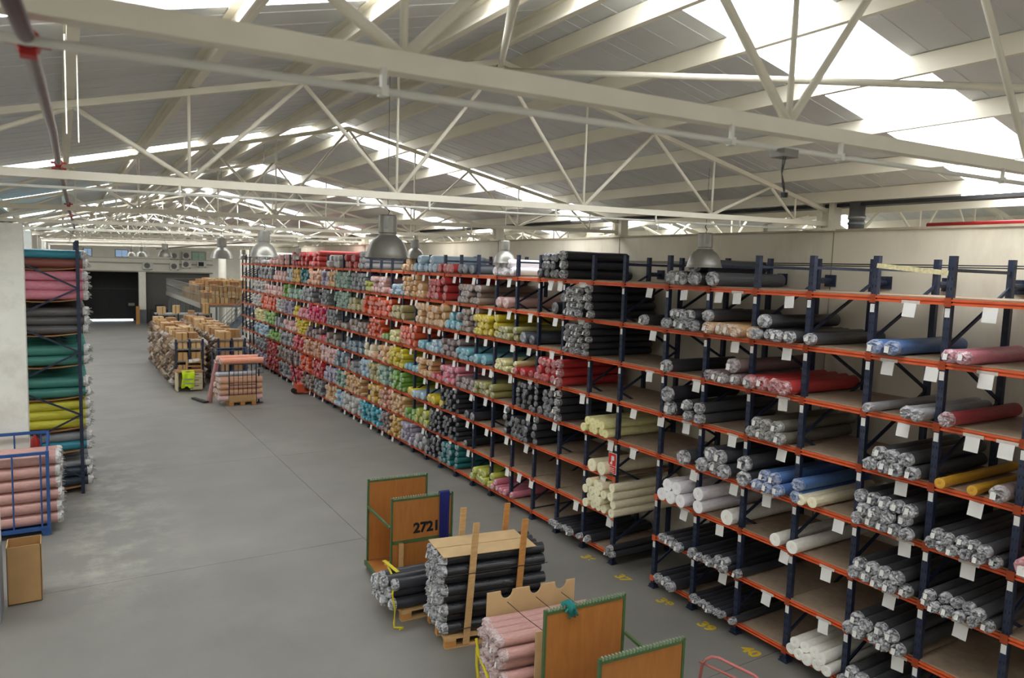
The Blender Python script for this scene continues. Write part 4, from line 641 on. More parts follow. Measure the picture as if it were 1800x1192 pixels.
# white paper labels hanging from the beams
tgm = []
for i in range(4):
    M = MB(); a = (-.03, .05, .02, -.08)[i]; wd = .066; h = .142
    c, s = math.cos(a), math.sin(a)
    q = [(-wd, 0), (wd, 0), (wd, -h), (-wd, -h)]; q = [(y * c - z * s, y * s + z * c) for y, z in q]
    M.add([(-.006 - (.02 if k > 1 else 0), y, z) for k, (y, z) in enumerate(q)] + [(-.003 - (.02 if k > 1 else 0), y, z) for k, (y, z) in enumerate(q)], [(0, 1, 2, 3), (7, 6, 5, 4), (0, 4, 5, 1), (1, 5, 6, 2), (2, 6, 7, 3), (3, 7, 4, 0)])
    tgm.append(M.mesh('paper_label', paper))
tpm = MB().b2(-.0055, -.001, -.095, .095, -.004, .03).mesh('tape_strip', tape)
inkm = MB()
for k in range(4): inkm.b2(-.0085 - .003 * k, -.0065 - .003 * k, -.05 + .008 * (k % 2), .05 - .012 * (k % 3), -.055 - .025 * k, -.048 - .025 * k)
inkm = inkm.mesh('print_lines', mat('faded_ink', (196, 150, 150), .8, .1))
def bay_at(y):
    if y > YP(0): return 'A', int((y - YP(0)) // BW) + 1
    if y > YP(-1): return 'P', 0
    return 'B', int((YP(-1) - y) // BW) + 1
seen = {}
for l, y in TAGS: seen.setdefault((l,) + bay_at(y), []).append(y)
for (l, k, i), yy in seen.items():
    yy.sort(reverse=True)
    for j, y in enumerate(yy):
        nm = '' if len(yy) == 1 else (('first of two, ', 'second of two, ') if len(yy) == 2 else ('first of three, ', 'second of three, ', 'third of three, '))[j]
        o = inst('paper_label', random.choice(tgm), None, (XF - .035, y, ZL[l] - .03)); tag(o, 'white label, %sbeam of the %s, %s' % (nm, LV[l], bay_word(k, i)), 'label', 'white paper labels on the rack beams')
        ORG[o.name] = tuple(o.location)
        if y < 13 and R_() < .6: inst('tape_strip', tpm, o, o.location); 
        if y < 9: inst('print_lines', inkm, o, o.location)
n_ = 0
for n in range(11, 36):
    for l in range(1, 9):
        if R_() < .88:
            y = YP(n) + U(.15, .65)
            o = inst('paper_label', random.choice(tgm), None, (XF - .035, y, ZL[l] - .03)); tag(o, 'small white label, beam of the %s, %s' % (LV[l], bay_word('A', n + 1)), 'label', 'far labels of the ' + LV[l])
for n in (9, 10, 12, 13, 14, 15, 16, 17, 18, 19):
    y = YP(n) + U(.2, .6); o = inst('paper_label', tgm[n % 4], None, (XB + .02, y, 4.90)); tag(o, 'white paper hung on the top tie rod, %s' % bay_word('A', n + 1), 'label', 'papers on the top tie rod')
# red fire signs on two posts
def fire_sign(y, z, label):
    s = thing('fire_sign', label, 'sign', (XF - .06, y, z))
    MB().b2(XF - .066, XF - .06, y - .10, y + .10, z - .17, z + .17).build('white_plate', paper, s)
    MB().b2(XF - .07, XF - .066, y - .09, y + .09, z - .04, z + .16).build('red_field', mat('sign_red', (214, 46, 34), .5, .05), s)
    MB().b2(XF - .07, XF - .066, y - .09, y + .09, z - .16, z - .05).build('red_caption', MATS['sign_red'], s)
    # white emblem: hose reel case with a nozzle
    e = MB().b2(XF - .073, XF - .07, y - .005, y + .02, z - .02, z + .12).b2(XF - .073, XF - .07, y - .045, y - .005, z + .05, z + .12).b2(XF - .073, XF - .07, y + .02, y + .05, z - .02, z + .01)
    e.build('white_emblem', paper, s)
    c = MB()
    for k in range(3): c.b2(XF - .073, XF - .07, y - .06, y + .06, z - .085 - k * .028, z - .075 - k * .028)
    c.build('caption_lines', paper, s)
fire_sign(YP(0) + .03, 1.67, 'red and white fire hose sign on the post at the passage')
fire_sign(YP(16) + .05, 1.67, 'small red fire sign on a post far down the rack')
# yellow numbers painted on the aisle floor
for nn, y in (('36', 9.1), ('37', 8.23), ('38', 7.3), ('39', 6.5), ('40', 5.76)):
    t = text(nn, .24, (7.29, y, .001), (0, 0, math.radians(-90)), yellow_paint, 'floor_number', None, .0006)
    tag(t, 'yellow floor number, %s one from the passage, painted beside the rack' % ORD[int(nn) - 35], 'number')
# ---------------------------------------------------------------- pallets and goods on the floor
def pallet(name, label, cx, cy, L, W, rz, m=pine, cat='pallet'):
    p = thing(name, label, cat, (cx, cy, 0))
    def add(nm, x0, x1, y0, y1, z0, z1, mm): MB().b2(cx + x0, cx + x1, cy + y0, cy + y1, z0, z1).rot(rz, (cx, cy)).build(nm, mm, p)
    for k in range(5):
        y = -W / 2 + (W - .12) * k / 4; add('deck_plank', -L / 2, L / 2, y, y + .12, .122, .144, m)
    for x in (-L / 2, -.07, L / 2 - .14):
        add('cross_plank', x, x + .14, -W / 2, W / 2, .10, .121, m)
    for y in (-W / 2, -.05, W / 2 - .1):
        add('bottom_plank', -L / 2, L / 2, y, y + .1, 0.002, .022, m)
        for x in (-L / 2, -.07, L / 2 - .14): add('block', x, x + .14, y, y + .1, .022, .0995, pine_o)
    return p
# black roll pallet
A1 = math.radians(-9)
def at(o, a, dx, dy, z): return (o[0] + dx * math.cos(a) - dy * math.sin(a), o[1] + dx * math.sin(a) + dy * math.cos(a), z)
O1 = (3.93, 7.66)            # front end-face corner of the stack
pc = at(O1, A1, .60, .36, 0)
pallet('wooden_pallet', 'wooden pallet carrying the tall stack of black rolls', pc[0], pc[1], 1.2, .8, A1)
for rw in range(8):
    n = 5 if rw % 2 == 0 else 4
    for q in range(n):
        d = .142; dy = .075 + (q + (0 if n == 5 else .5)) * .145; P = at(O1, A1, U(-.03, .02) , dy, .147 + d / 2 + rw * .123)
        lb = '%s black roll from the front, %s row up, tall strapped stack' % (ORD[q + 1], ORD[rw + 1])
        o = roll(P[0], P[1], P[2], d, 1.36, 'black', lb, 'roll', 'black rolls, row %s' % ORD[rw + 1], name='wrapped_roll', rz=A1, tagp=.15)
        o.data = ROLLS[(q + rw) % 2 * 3]; o.material_slots[0].link = 'OBJECT'; o.material_slots[0].material = mat('shiny_black_film', (40, 41, 45), .22, .1, 4, .55, 5, stretch=(7, 1, 1), coat=.3)
zt_ = .147 + .142 + 7 * .123 + .006
for k, (y0, y1, x0, x1, lb) in enumerate([(.02, .33, -.03, 1.22, 'closer cardboard sheet on the black roll stack'), (.35, .66, -.04, 1.18, 'further cardboard sheet on the black roll stack')]):
    P = at(O1, A1, (x0 + x1) / 2, (y0 + y1) / 2, zt_ + .004)
    MB().box(P[0], P[1], P[2], x1 - x0, y1 - y0, .008, A1).thing('cardboard_sheet', card2, lb, 'cardboard', P)
def slat(p, q, lb, m):
    MB().bar(p, q, .085, .022, up=(0, 1, 0)).thing('timber_batten', m, lb, 'batten', p)
slat(at(O1, A1, .27, -.035, .03), at(O1, A1, .37, -.03, 1.58), 'pale wooden slat strapped to the front of the black stack', pine)
slat(at(O1, A1, .95, -.035, .30), at(O1, A1, 1.03, -.03, 1.56), 'orange wooden slat strapped to the front of the black stack', pine_o)
slat(at(O1, A1, .42, .78, .15), at(O1, A1, .48, .78, 1.50), 'pale slat behind the black stack, by the navy cloth', pine)
slat(at(O1, A1, 1.03, .78, .15), at(O1, A1, 1.12, .78, 1.50), 'lone slat standing up behind the black stack', pine_o)
st = thing('strap', 'thin black straps round the slats of the black stack', 'strap', at(O1, A1, .3, -.05, .3))
for z in (.25, .95): 
    MB().path([at(O1, A1, -.05, -.045, z - .01), at(O1, A1, .35, -.052, z), at(O1, A1, 1.0, -.052, z + .01), at(O1, A1, 1.36, -.045, z)], .005, 5).build('band', black, st)
# low pile of black rolls on the floor
for rw in range(3):
    n = 4 - (rw // 2)
    for q in range(n):
        d = .15; y = 8.62 + (q + .5 * (rw % 2)) * .165
        roll(3.66 + U(-.06, .05) + (q * -.02), y, .155 + d / 2 + rw * .132, d, 1.3, 'black', '%s black roll from the front, %s layer of the low strapped pile' % (ORD[q + 1], ORD[rw + 1]), 'roll', 'low pile, %s layer' % ORD[rw + 1], name='tied_roll', rz=-.05)
pallet('wooden_pallet', 'low wooden pallet under the strapped black pile', 4.35, 8.9, 1.2, .8, -.05)
ys_ = thing('yellow_strap', 'loose yellow strap hanging off the low black pile', 'strap', (3.7, 8.6, .5))
MB().path([(3.78, 9.15, .52), (3.72, 8.95, .57), (3.70, 8.7, .50), (3.60, 8.55, .40), (3.63, 8.52, .2), (3.60, 8.48, .05), (3.58, 8.42, .012), (3.68, 8.36, .012), (3.62, 8.34, .012)], .014, 6).build('webbing', yellow_strap, ys_)
MB().bar((3.74, 9.2, .60), (3.78, 8.8, .58), .05, .008).build('buckle_end', yellow_strap, ys_)
# orange plywood carts
def cart(ox, oy, dep, hb, hf, fx, label, number=None, rz=math.radians(-4.5)):
    c = thing('panel_cart', label, 'cart', (ox, oy, 0))
    Wd = .98
    def L(M, nm, m): return M.rot(rz, (ox, oy)).build(nm, m, c)
    # base
    for y in (-.05, -dep / 2, -dep + .05): L(MB().b2(ox, ox + Wd + .06, oy + y - .045, oy + y + .045, .03, .11), 'base_runner', pine)
    L(MB().b2(ox - .02, ox + Wd + .08, oy - dep, oy, .112, .13), 'deck', ply)
    L(MB().b2(ox - .03, ox + .0, oy - dep - .02, oy + .02, .06, .135), 'green_edge', green_steel)
    # panels
    for nm, y, h, x0 in (('back_panel', 0, hb, 0), ('front_panel', -dep, hf, fx)):
        L(MB().b2(ox + x0 + .03, ox + x0 + Wd - .03, oy + y - .009, oy + y + .009, .135, h - .05), nm, ply)
        for x in (x0 + .012, x0 + Wd - .012): L(MB().b2(ox + x - .013, ox + x + .013, oy + y - .018, oy + y + .018, .02, h), 'green_upright', green_steel)
        L(MB().b2(ox + x0 + .03, ox + x0 + Wd - .03, oy + y - .015, oy + y + .015, h - .05, h - .02), 'top_rail', green_steel)
        t = MB()
        for k in range(25): t.b2(ox + x0 + .03 + k * .0385, ox + x0 + .045 + k * .0385, oy + y - .014, oy + y + .014, h - .02, h + .012)
        tag(L(t, 'rail_teeth', mat('pale_green', (140, 160, 130), .5, .1)), kind='stuff')
        if nm == 'front_panel': L(MB().b2(ox + x0 + .03, ox + x0 + Wd - .03, oy + y - .022, oy + y - .009, .60, .645), 'mid_rail', green_steel)
    if number: L(MB().bar((ox + .0, oy - .03, hb - .42), (ox + fx, oy - dep + .02, hf - .45), .03, .03), 'side_brace', green_steel)
    L(MB().bar((ox + Wd, oy - .03, hb - .42), (ox + fx + Wd, oy - dep + .02, hf - .45), .03, .03), 'side_brace', green_steel)
    return c
ct1 = cart(3.93, 10.38, .68, 1.42, 1.30, .16, 'orange plywood panel cart stencilled 2721', True)
a_ = math.radians(-4.5)
def cpt(ox, oy, dx, dy, z): return at((ox, oy), a_, dx, dy, z)
P = cpt(3.93, 10.38, .16 + .56, -.68 - .0105, .80)
text('2721', .21, P, (math.radians(90), 0, a_), black, 'stencil_number', ct1, .0008)
# navy cloth over the cart's front panel
M = MB(); pr = []
for k in range(13):
    x = .16 + .755 + k * .0135; b = .012 * math.sin(k * 1.9)
    pr.append((x, b))
for x, b in pr:
    for y, z in ((-.655 + b * .3, .95), (-.655, 1.31), (-.68, 1.335), (-.712, 1.31), (-.712 - b, .95), (-.715 - b * 1.2, .6), (-.714 - b * 1.2, .44)): M.v.append(cpt(3.93, 10.38, x, y, z))
for i in range(12):
    for j in range(6): M.f.append((i * 7 + j, i * 7 + j + 1, (i + 1) * 7 + j + 1, (i + 1) * 7 + j))
M.thing('navy_cloth', navy_cloth, 'navy blue cloth draped over the 2721 cart', 'cloth', cpt(3.93, 10.38, .9, -.7, .9), smooth=True)
MB().bar((4.17, 9.60, .16), (4.18, 9.62, .62), .05, .06).thing('timber_offcut', pine, 'short timber offcut leaning on the 2721 cart', 'timber', (4.17, 9.6, .16))
MB().box(4.22, 10.1, .14, .2, .1, .02, .5).box(4.28, 9.95, .15, .22, .08, .02, -.5).thing('cardboard_scrap', card2, 'torn cardboard scraps on the deck of the 2721 cart', 'cardboard', (4.22, 10.1, .13))
ct2 = cart(3.99, 5.63, .86, 1.36, 1.28, .07, 'orange plywood panel cart with a teal glove')
# teal glove on the second cart
G = cpt(3.99, 5.63, .27, 0, 1.37)
g = MB()
for dx, dz, r in ((0, .0, .035), (.035, .005, .035), (.07, .0, .032)): pass
def lump(M, p, q, r, r2):  M.tube(p, q, r, 8, r2)
g.path([(G[0] - .05, G[1] + .045, G[2] - .10), (G[0] - .03, G[1] + .03, G[2]), (G[0] - .01, G[1] - .005, G[2] + .03), (G[0] + .0, G[1] - .04, G[2] - .01), (G[0] + .01, G[1] - .045, G[2] - .07)], .033, 8)
g.path([(G[0] + .02, G[1] + .03, G[2] - .03), (G[0] + .03, G[1] + .0, G[2] + .022), (G[0] + .04, G[1] - .04, G[2] - .01), (G[0] + .045, G[1] - .048, G[2] - .06)], .03, 8)
for k in range(4): g.tube((G[0] + .0 + k * .022, G[1] - .043, G[2] - .05), (G[0] - .01 + k * .035, G[1] - .05, G[2] - .125 + .012 * (k % 2)), .014, 6, .010)
g.tube((G[0] - .02, G[1] - .04, G[2] - .02), (G[0] - .06, G[1] - .045, G[2] - .05), .014, 6, .01)
g.thing('work_glove', teal_cloth, 'crumpled teal work glove hung over the cart panel', 'glove', G, smooth=True)
for k, (dx, z, lb) in enumerate([(.05, .29, 'further'), (.05, .29, 'closer')]):
    P = cpt(3.99, 5.63, .12, -.25 - k * .2, .135 + .075)
    roll(P[0], P[1], P[2], .15, 1.0, 'ivory' if k == 0 else 'charcoal', 'ivory roll lying inside the teal-glove cart' if k == 0 else 'charcoal roll lying inside the teal-glove cart', 'roll', None, name='cart_roll', rz=a_)
# pink roll pallet
O2 = (3.80, 6.02); A2 = math.radians(-7)
pc = at(O2, A2, .62, .30, 0)
pallet('wooden_pallet', 'wooden pallet under the pale pink rolls', pc[0], pc[1], 1.2, .7, A2)
for rw in range(6):
    n = 5 if rw % 2 == 0 else 4
    for q in range(n):
        d = .126; P = at(O2, A2, U(-.035, .03), .063 + (q + (0 if n == 5 else .5)) * .128, .148 + d / 2 + rw * .128)
        lb = '%s pale pink roll from the front, %s row up on its pallet' % (ORD[q + 1], ORD[rw + 1])
        roll(P[0], P[1], P[2], d, 1.25, 'rosepink', lb, 'roll', 'pale pink pallet rolls, row %s' % ORD[rw + 1], name='pink_roll', rz=A2, tagp=.2)
P = at(O2, A2, .86, -.035, .55); MB().box(P[0], P[1], .53, 1.08, .012, .86, A2).thing('cardboard_sheet', card2, 'upright cardboard sheet in front of the pale pink rolls', 'cardboard', P)
# notched cardboard behind the pink rolls
M = MB(); o0 = at(O2, A2, .06, .68, .72); T = .012
prof = [(0, .0)]; W_ = 1.12
xs_ = []
for cx in (.24, .60, .93):
    for k in range(9):
        t = math.pi * k / 8; xs_.append((cx - .075 * math.cos(t), .40 - .10 * math.sin(t) * 1.0))
top = [(0, .40)] + xs_ + [(W_, .40)]
front = [(0, 0), (W_, 0)] + top[::-1]
n = len(top)
vs = []
for s in (-T / 2, T / 2):
    for x, z in top: vs.append(at(o0, A2, x, s - .06 * max(0, z - .18), o0[2] + z))
    for x, z in top: vs.append(at(o0, A2, x, s, o0[2] - .5))
fs = []
for i in range(n - 1):
    fs.append((i, i + 1, n + i + 1, n + i)); fs.append((2 * n + i + 1, 2 * n + i, 3 * n + i, 3 * n + i + 1)); fs.append((i + 1, i, 2 * n + i, 2 * n + i + 1))
fs += [(0, n, 3 * n, 2 * n), (n - 1, 3 * n - 1, 4 * n - 1, 2 * n - 1)]
M.add(vs, fs); M.thing('notched_cardboard', card2, 'cardboard sheet with three round notches behind the pink rolls', 'cardboard', o0)
tw = thing('twine', 'thin dark twine running from the notched cardboard to the cart', 'twine', at(O2, A2, .3, .66, 1.0))
for cx in (.24, .6, .93):
    a0 = at(O2, A2, .06 + cx, .64, .99); b0 = at(O2, A2, .06 + cx + .10, -.04, .965)
    MB().path([a0, tuple((a0[i] + b0[i]) / 2 + (0, 0, -.012)[i] for i in range(3)), b0], .004, 5).build('cord', black, tw)
ys2 = thing('yellow_strap', 'yellow strap across the ends of the pale pink rolls', 'strap', at(O2, A2, -.05, .3, .5))
MB().path([at(O2, A2, -.055, .66, .62), at(O2, A2, -.075, .55, .50), at(O2, A2, -.075, .35, .42), at(O2, A2, -.075, .15, .32), at(O2, A2, -.06, -.02, .28), at(O2, A2, .06, -.05, .35), at(O2, A2, .08, -.05, .5)], .016, 6).build('webbing', yellow_strap, ys2)
MB().path([at(O2, A2, -.07, .60, .55), at(O2, A2, -.085, .55, .35), at(O2, A2, -.08, .5, .2)], .018, 6).build('tail', yellow_strap, ys2)
# red hand truck handle at the lower edge
hd = thing('hand_truck', 'pale red hand truck beside the orange carts', 'hand truck', (5.35, 4.4, 0))
tr = mat('faded_red', (190, 110, 104), .5, .12)
MB().path([(5.30, 4.85, .1), (5.29, 4.74, .88), (5.30, 4.70, .96), (5.33, 4.66, 1.0), (5.36, 4.6, 1.01), (5.42, 4.22, 1.01), (5.44, 4.15, .98), (5.44, 4.12, .9), (5.44, 4.2, .1)], .015, 8).build('frame', tr, hd, True)
for z in (.3, .62, .9): MB().tube((5.295, 4.78, z), (5.44, 4.14, z), .012, 8).build('crossbar', tr, hd, True)
MB().b2(5.15, 5.42, 4.2, 4.85, .02, .035).build('toe_plate', tr, hd)
for y in (4.12, 4.9): MB().tube((5.48, y - .02, .11), (5.48, y + .02, .11), .108, 18).build('wheel', black, hd)
MB().tube((5.48, 4.12, .11), (5.48, 4.9, .11), .014, 8).build('axle', grey_metal, hd)
# ---------------------------------------------------------------- left side: blue trolley, carton, rack
O3 = (-1.15, 14.15)
bt = thing('cage_trolley', 'bright blue steel trolley of pink rolls by the colonnade', 'trolley', (-.6, 14.4, 0))
x0, x1, y0, y1, ht = -1.45, -.28, 14.10, 14.95, 1.45
for x in (x0, x1):
    for y in (y0, y1): MB().b2(x - .025, x + .025, y - .025, y + .025, .02, 1.45 if y == y0 else 1.62).build('corner_post', trolley_blue, bt)
for y in (y0, y1):
    zt2 = 1.42 if y == y0 else 1.6
    MB().b2(x0, x1, y - .02, y + .02, zt2 - .03, zt2 + .02).build('top_rail', trolley_blue, bt)
    MB().b2(x0, x1, y - .02, y + .02, .10, .16).build('bottom_rail', trolley_blue, bt)
    for k in (1, 2, 3): MB().tube((x0 + (x1 - x0) * (k - .25) / 3, y, .14), (x0 + (x1 - x0) * (k - .25) / 3, y, zt2), .013, 8).build('bar', trolley_blue, bt)
for x in (x0, x1): MB().bar((x, y0, 1.42), (x, y1, 1.6), .03, .03).build('side_rail', trolley_blue, bt); 
MB().b2(x0, x1, y0, y1, .10, .13).build('floor_plate', trolley_blue, bt)
for x in (x0 + .05, x1 - .05):
    M = MB(); M.add([(x - .07, y0 - .02, .11), (x + .07, y0 - .02, .11), (x + .03, y0 - .02, .0), (x - .03, y0 - .02, .0), (x - .07, y0 + .05, .11), (x + .07, y0 + .05, .11), (x + .03, y0 + .05, .0), (x - .03, y0 + .05, .0)], [(0, 3, 2, 1), (4, 5, 6, 7), (0, 1, 5, 4), (1, 2, 6, 5), (2, 3, 7, 6), (3, 0, 4, 7)]); M.build('foot', trolley_blue, bt)
def side_roll(xr, y, z, d, L, colour, label, group, name):
    """roll whose film-covered end points down the aisle side (+X)"""
    o = inst(name, random.choice(ROLLS), None, (xr, y, z), (L, d / 2, d / 2), math.pi + U(-.01, .01), body_mat(colour)); tag(o, label, 'roll', group)
    inst('film_end', random.choice(FILMS), o, m=plastic('white_film', (206, 204, 200), (236, 236, 234), .7))
    # ragged film tuft
    M = TUFTS[random.randrange(3)]; inst('film_tuft', M, o, m=MATS['white_film'])
    return o
TUFTS = []
plastic('white_film', (206, 204, 200), (236, 236, 234), .7)
for s in range(3):
    rnd = random.Random(s + 40); M = MB()
    for k in range(9):
        t = rnd.uniform(0, 6.28); a = rnd.uniform(.2, .8); p = (-.02, a * math.cos(t), a * math.sin(t)); q = (-rnd.uniform(.04, .095), p[1] * 1.2 + rnd.uniform(-.4, .4), p[2] * 1.1 + rnd.uniform(-.5, .2))
        b = rnd.uniform(.15, .3); M.add([(p[0], p[1] - b, p[2]), (p[0], p[1] + b, p[2] + b), q, (q[0] + .006, q[1] + .1, q[2] + .12)], [(0, 1, 2), (1, 3, 2), (0, 2, 3)])
    TUFTS.append(M.mesh('film_tuft', MATS['white_film']))
for rw in range(6):
    for q in range(3):
        side_roll(-.13 + U(-.02, .02), 14.25 + q * .24, .26 + rw * .205, .20, 1.25, 'rosepink', '%s dusty pink roll from the front, %s row up in the blue trolley' % (ORD[q + 1], ORD[rw + 1]), 'blue trolley rolls, %s row' % ORD[rw + 1], 'trolley_roll')
# open carton
b = thing('cardboard_box', 'tall open cardboard box standing beside the grey column base', 'box', (-.52, 11.6, 0))
bx0, bx1, by0, by1, bh = -.72, -.33, 11.40, 11.78, .80
for nm, q in (('front_wall', (bx0, bx1, by0, by0 + .008)), ('back_wall', (bx0, bx1, by1 - .008, by1)), ('side_wall', (bx0, bx0 + .008, by0, by1)), ('side_wall', (bx1 - .008, bx1, by0, by1))): MB().b2(q[0], q[1], q[2], q[3], .002, bh).build(nm, card, b)
MB().b2(bx0, bx1, by0, by1, .002, .01).build('bottom', card, b)
# rack along the colonnade, its rolls seen from the side
rk = thing('end_rack', 'blue rack of sagging rolls beside the colonnade', 'rack', (.26, 16.36, 0))
LZ = [.15, .88, 1.33, 1.95, 2.58, 3.20, 3.86, 4.47]
for j in range(5):
    y = 16.36 + j * BW
    for x in (.26, -.94):
        p = inst('post', pf, rk, (x, y, 0), rz=math.pi)
    M = MB()
    for i in range(7):
        a, c = (.26, -.94) if i % 2 == 0 else (-.94, .26)
        M.bar((a, y - .03, .35 + .62 * i), (c, y - .03, .35 + .62 * (i + 1)), .02, .036)
    M.build('frame_brace', blue_steel, rk)
for z in LZ:
    MB().b2(.24, .28, 16.36, 16.36 + 4 * BW, z - .1, z - .02).build('shelf_beam', orange_steel, rk)
    for j in range(4):
        M = MB()      # board bowed under its load
        n = 8; vs = []; y0_, y1_ = 16.41 + j * BW, 16.36 + (j + 1) * BW - .05
        for k in range(n + 1):
            x = -.94 + 1.2 * k / n; s = -.05 * math.sin(math.pi * k / n)
            vs += [(x, y0_, z + s - .018), (x, y1_, z + s - .018), (x, y1_, z + s), (x, y0_, z + s)]
        fs = []
        for k in range(n):
            for a in range(4): fs.append((k * 4 + a, k * 4 + (a + 1) % 4, k * 4 + 4 + (a + 1) % 4, k * 4 + 4 + a))
        fs += [(0, 3, 2, 1), (n * 4, n * 4 + 1, n * 4 + 2, n * 4 + 3)]
        M.add(vs, fs); M.build('shelf_board', card3, rk)
SPEC = {7: [('brown', .19), ('turquoise', .17)], 6: [('rackpink', .19)] * 3, 5: [('darkgrey', .175)] * 3, 4: [('greenteal', .2)] * 2, 3: [('greenteal', .2)] * 2, 2: [('rackyellow', .19)] * 3, 1: [('grey', .19), ('turquoise', .19)][::-1], 0: [('navy', .2), ('navy', .2), ('grey', .12)]}
LBL = {7: 'top shelf', 6: 'second shelf from the top', 5: 'third shelf from the top', 4: 'fourth shelf from the top', 3: 'fifth shelf from the top', 2: 'third shelf from the floor', 1: 'second shelf from the floor', 0: 'bottom shelf'}
fr2 = []
for l, rows in SPEC.items():
    z = LZ[l] - .02
    for rw, (c, d) in enumerate(rows):
        for j in range(4):
            nn = {'rackpink': 'pink', 'rackyellow': 'yellow', 'greenteal': 'dark teal', 'darkgrey': 'dark grey'}.get(c, c)
            for q in range(3):
                y = 16.36 + j * BW + .17 + q * .215
                if j == 0 and q < 2: side_roll(.36 + U(-.02, .03), y, z + d / 2, d, 1.45, c, '%s %s roll back, layer %s, %s of the colonnade rack' % (ORD[q + 1], nn, 'one two three'.split()[rw], LBL[l]), 'colonnade rack, %s, %s' % (LBL[l], nn), 'sagging_roll')
                else: fr2.append((.36 - 1.4, y, z + d / 2, d, 1.42, c))
        z += d * .97
far_rolls(fr2, 'fabric_rolls', 'further rolls filling the colonnade rack behind its end frame', None)
ex = thing('fire_extinguisher', 'red fire extinguisher by the colonnade rack', 'extinguisher', (-.52, 15.9, .9))
MB().lathe([(0, 0), (.075, 0), (.08, .02), (.08, .36), (.05, .42), (.025, .44), (.025, .48), (0, .48)], (-.5, 15.9, .88), 18).build('cylinder', red_paint, ex, True)
MB().b2(-.53, -.42, 15.88, 15.92, 1.36, 1.40).build('handle', black, ex)
MB().path([(-.46, 15.88, 1.36), (-.40, 15.86, 1.25), (-.41, 15.86, 1.05)], .012, 6).build('hose', black, ex)
MB().b2(-.62, -.38, 15.80, 16.0, 0, .87).build('stand', grey_metal, ex)
# ---------------------------------------------------------------- middle distance
def cage(label, cx, cy, L, W, h, m, name='wire_trolley', bars=6):
    c = thing(name, label, 'trolley', (cx, cy, 0))
    MB().b2(cx - L / 2, cx + L / 2, cy - W / 2, cy + W / 2, .10, .14).build('deck', pine, c)
    for s in (-1, 0, 1): MB().b2(cx + s * (L / 2 - .07) - .07, cx + s * (L / 2 - .07) + .07, cy - W / 2, cy + W / 2, .0, .10).build('block', pine_o, c)
    for y in (cy - W / 2, cy + W / 2):
        for x in (cx - L / 2, cx + L / 2): MB().tube((x, y, .12), (x, y, h), .017, 8).build('corner_post', m, c)
        for z in (h, h * .5): MB().tube((cx - L / 2, y, z), (cx + L / 2, y, z), .014, 8).build('rail', m, c)
        for k in range(1, bars): MB().tube((cx - L / 2 + L * k / bars, y, .12), (cx - L / 2 + L * k / bars, y, h), .009, 6).build('wire', m, c)
    return c
dk = mat('dark_wire', (44, 50, 60), .5, .1)
cage('dark wire trolley loaded with peach and orange rolls', 4.93, 24.75, .84, .7, 1.35, dk)
n_ = 0
for rw in range(4):
    for q in range(3):
        roll(4.22 + U(-.04, .04), 24.5 + q * .25, .25 + rw * .19, .19, 1.32, 'peach' if rw else 'palepink', '%s %s roll from the front, %s row up in the wire trolley' % (ORD[q + 1], 'peach' if rw else 'pale pink', ORD[rw + 1]), 'roll', 'wire trolley rolls, %s row' % ORD[rw + 1], name='stacked_roll')
for k in range(2): roll(4.2, 24.6 + k * .2, 1.0, .13, 1.2, 'silver', 'silver grey roll %s the wire trolley' % ('at the front of' if k == 0 else 'at the back of'), 'roll', 'silver rolls in the wire trolley', name='stacked_roll')
roll(4.28, 24.45, 1.46, .20, 1.3, 'peachorange', 'lower orange roll lying across the top of the wire trolley', 'roll', 'orange rolls across the wire trolley', name='top_roll')
roll(4.26, 24.95, 1.49, .20, 1.25, 'peachorange', 'upper orange roll lying across the top of the wire trolley', 'roll', 'orange rolls across the wire trolley', name='top_roll')
o = MB().tube((4.05, 25.3, .02), (4.24, 25.0, 1.36), .085, 16).thing('leaning_roll', body_mat('oldpink'), 'old pink roll leaning against the wire trolley', 'roll', (4.05, 25.3, 0), smooth=False)
MB().tube((4.238, 25.003, 1.352), (4.243, 24.997, 1.376), .03, 12).build('core', card, o)
MB().b2(4.5, 5.34, 24.36, 24.38, .14, .34).thing('cardboard_sheet', card, 'cardboard strip at the foot of the wire trolley', 'cardboard', (4.9, 24.37, .14))
cage('empty blue wire trolley behind the orange rolls', 4.95, 26.3, 1.15, .75, 1.62, mat('steel_blue', (60, 84, 112), .5, .1), bars=8)
pj = thing('post_stand', 'thin dark stand beside the wire trolley', 'stand', (5.5, 24.6, 0))
MB().tube((5.5, 24.7, .02), (5.5, 24.7, 1.12), .025, 8).build('pole', dark_metal, pj)
MB().path([(5.38, 24.7, 1.12), (5.38, 24.7, 1.2), (5.64, 24.7, 1.2), (5.64, 24.7, 1.0), (5.38, 24.7, 1.0)], .01).build('hoop', dark_metal, pj)
MB().b2(5.38, 5.62, 24.58, 24.82, 0, .02).build('base', dark_metal, pj)
bl = MB().box(3.72, 25.85, .04, .12, .45, .05, .25).box(3.86, 25.4, .035, .16, .5, .05, .3)
bl.thing('black_pedal_bar', black, 'black flat bar lying on the floor by the leaning roll', 'bar', (3.8, 25.6, 0))
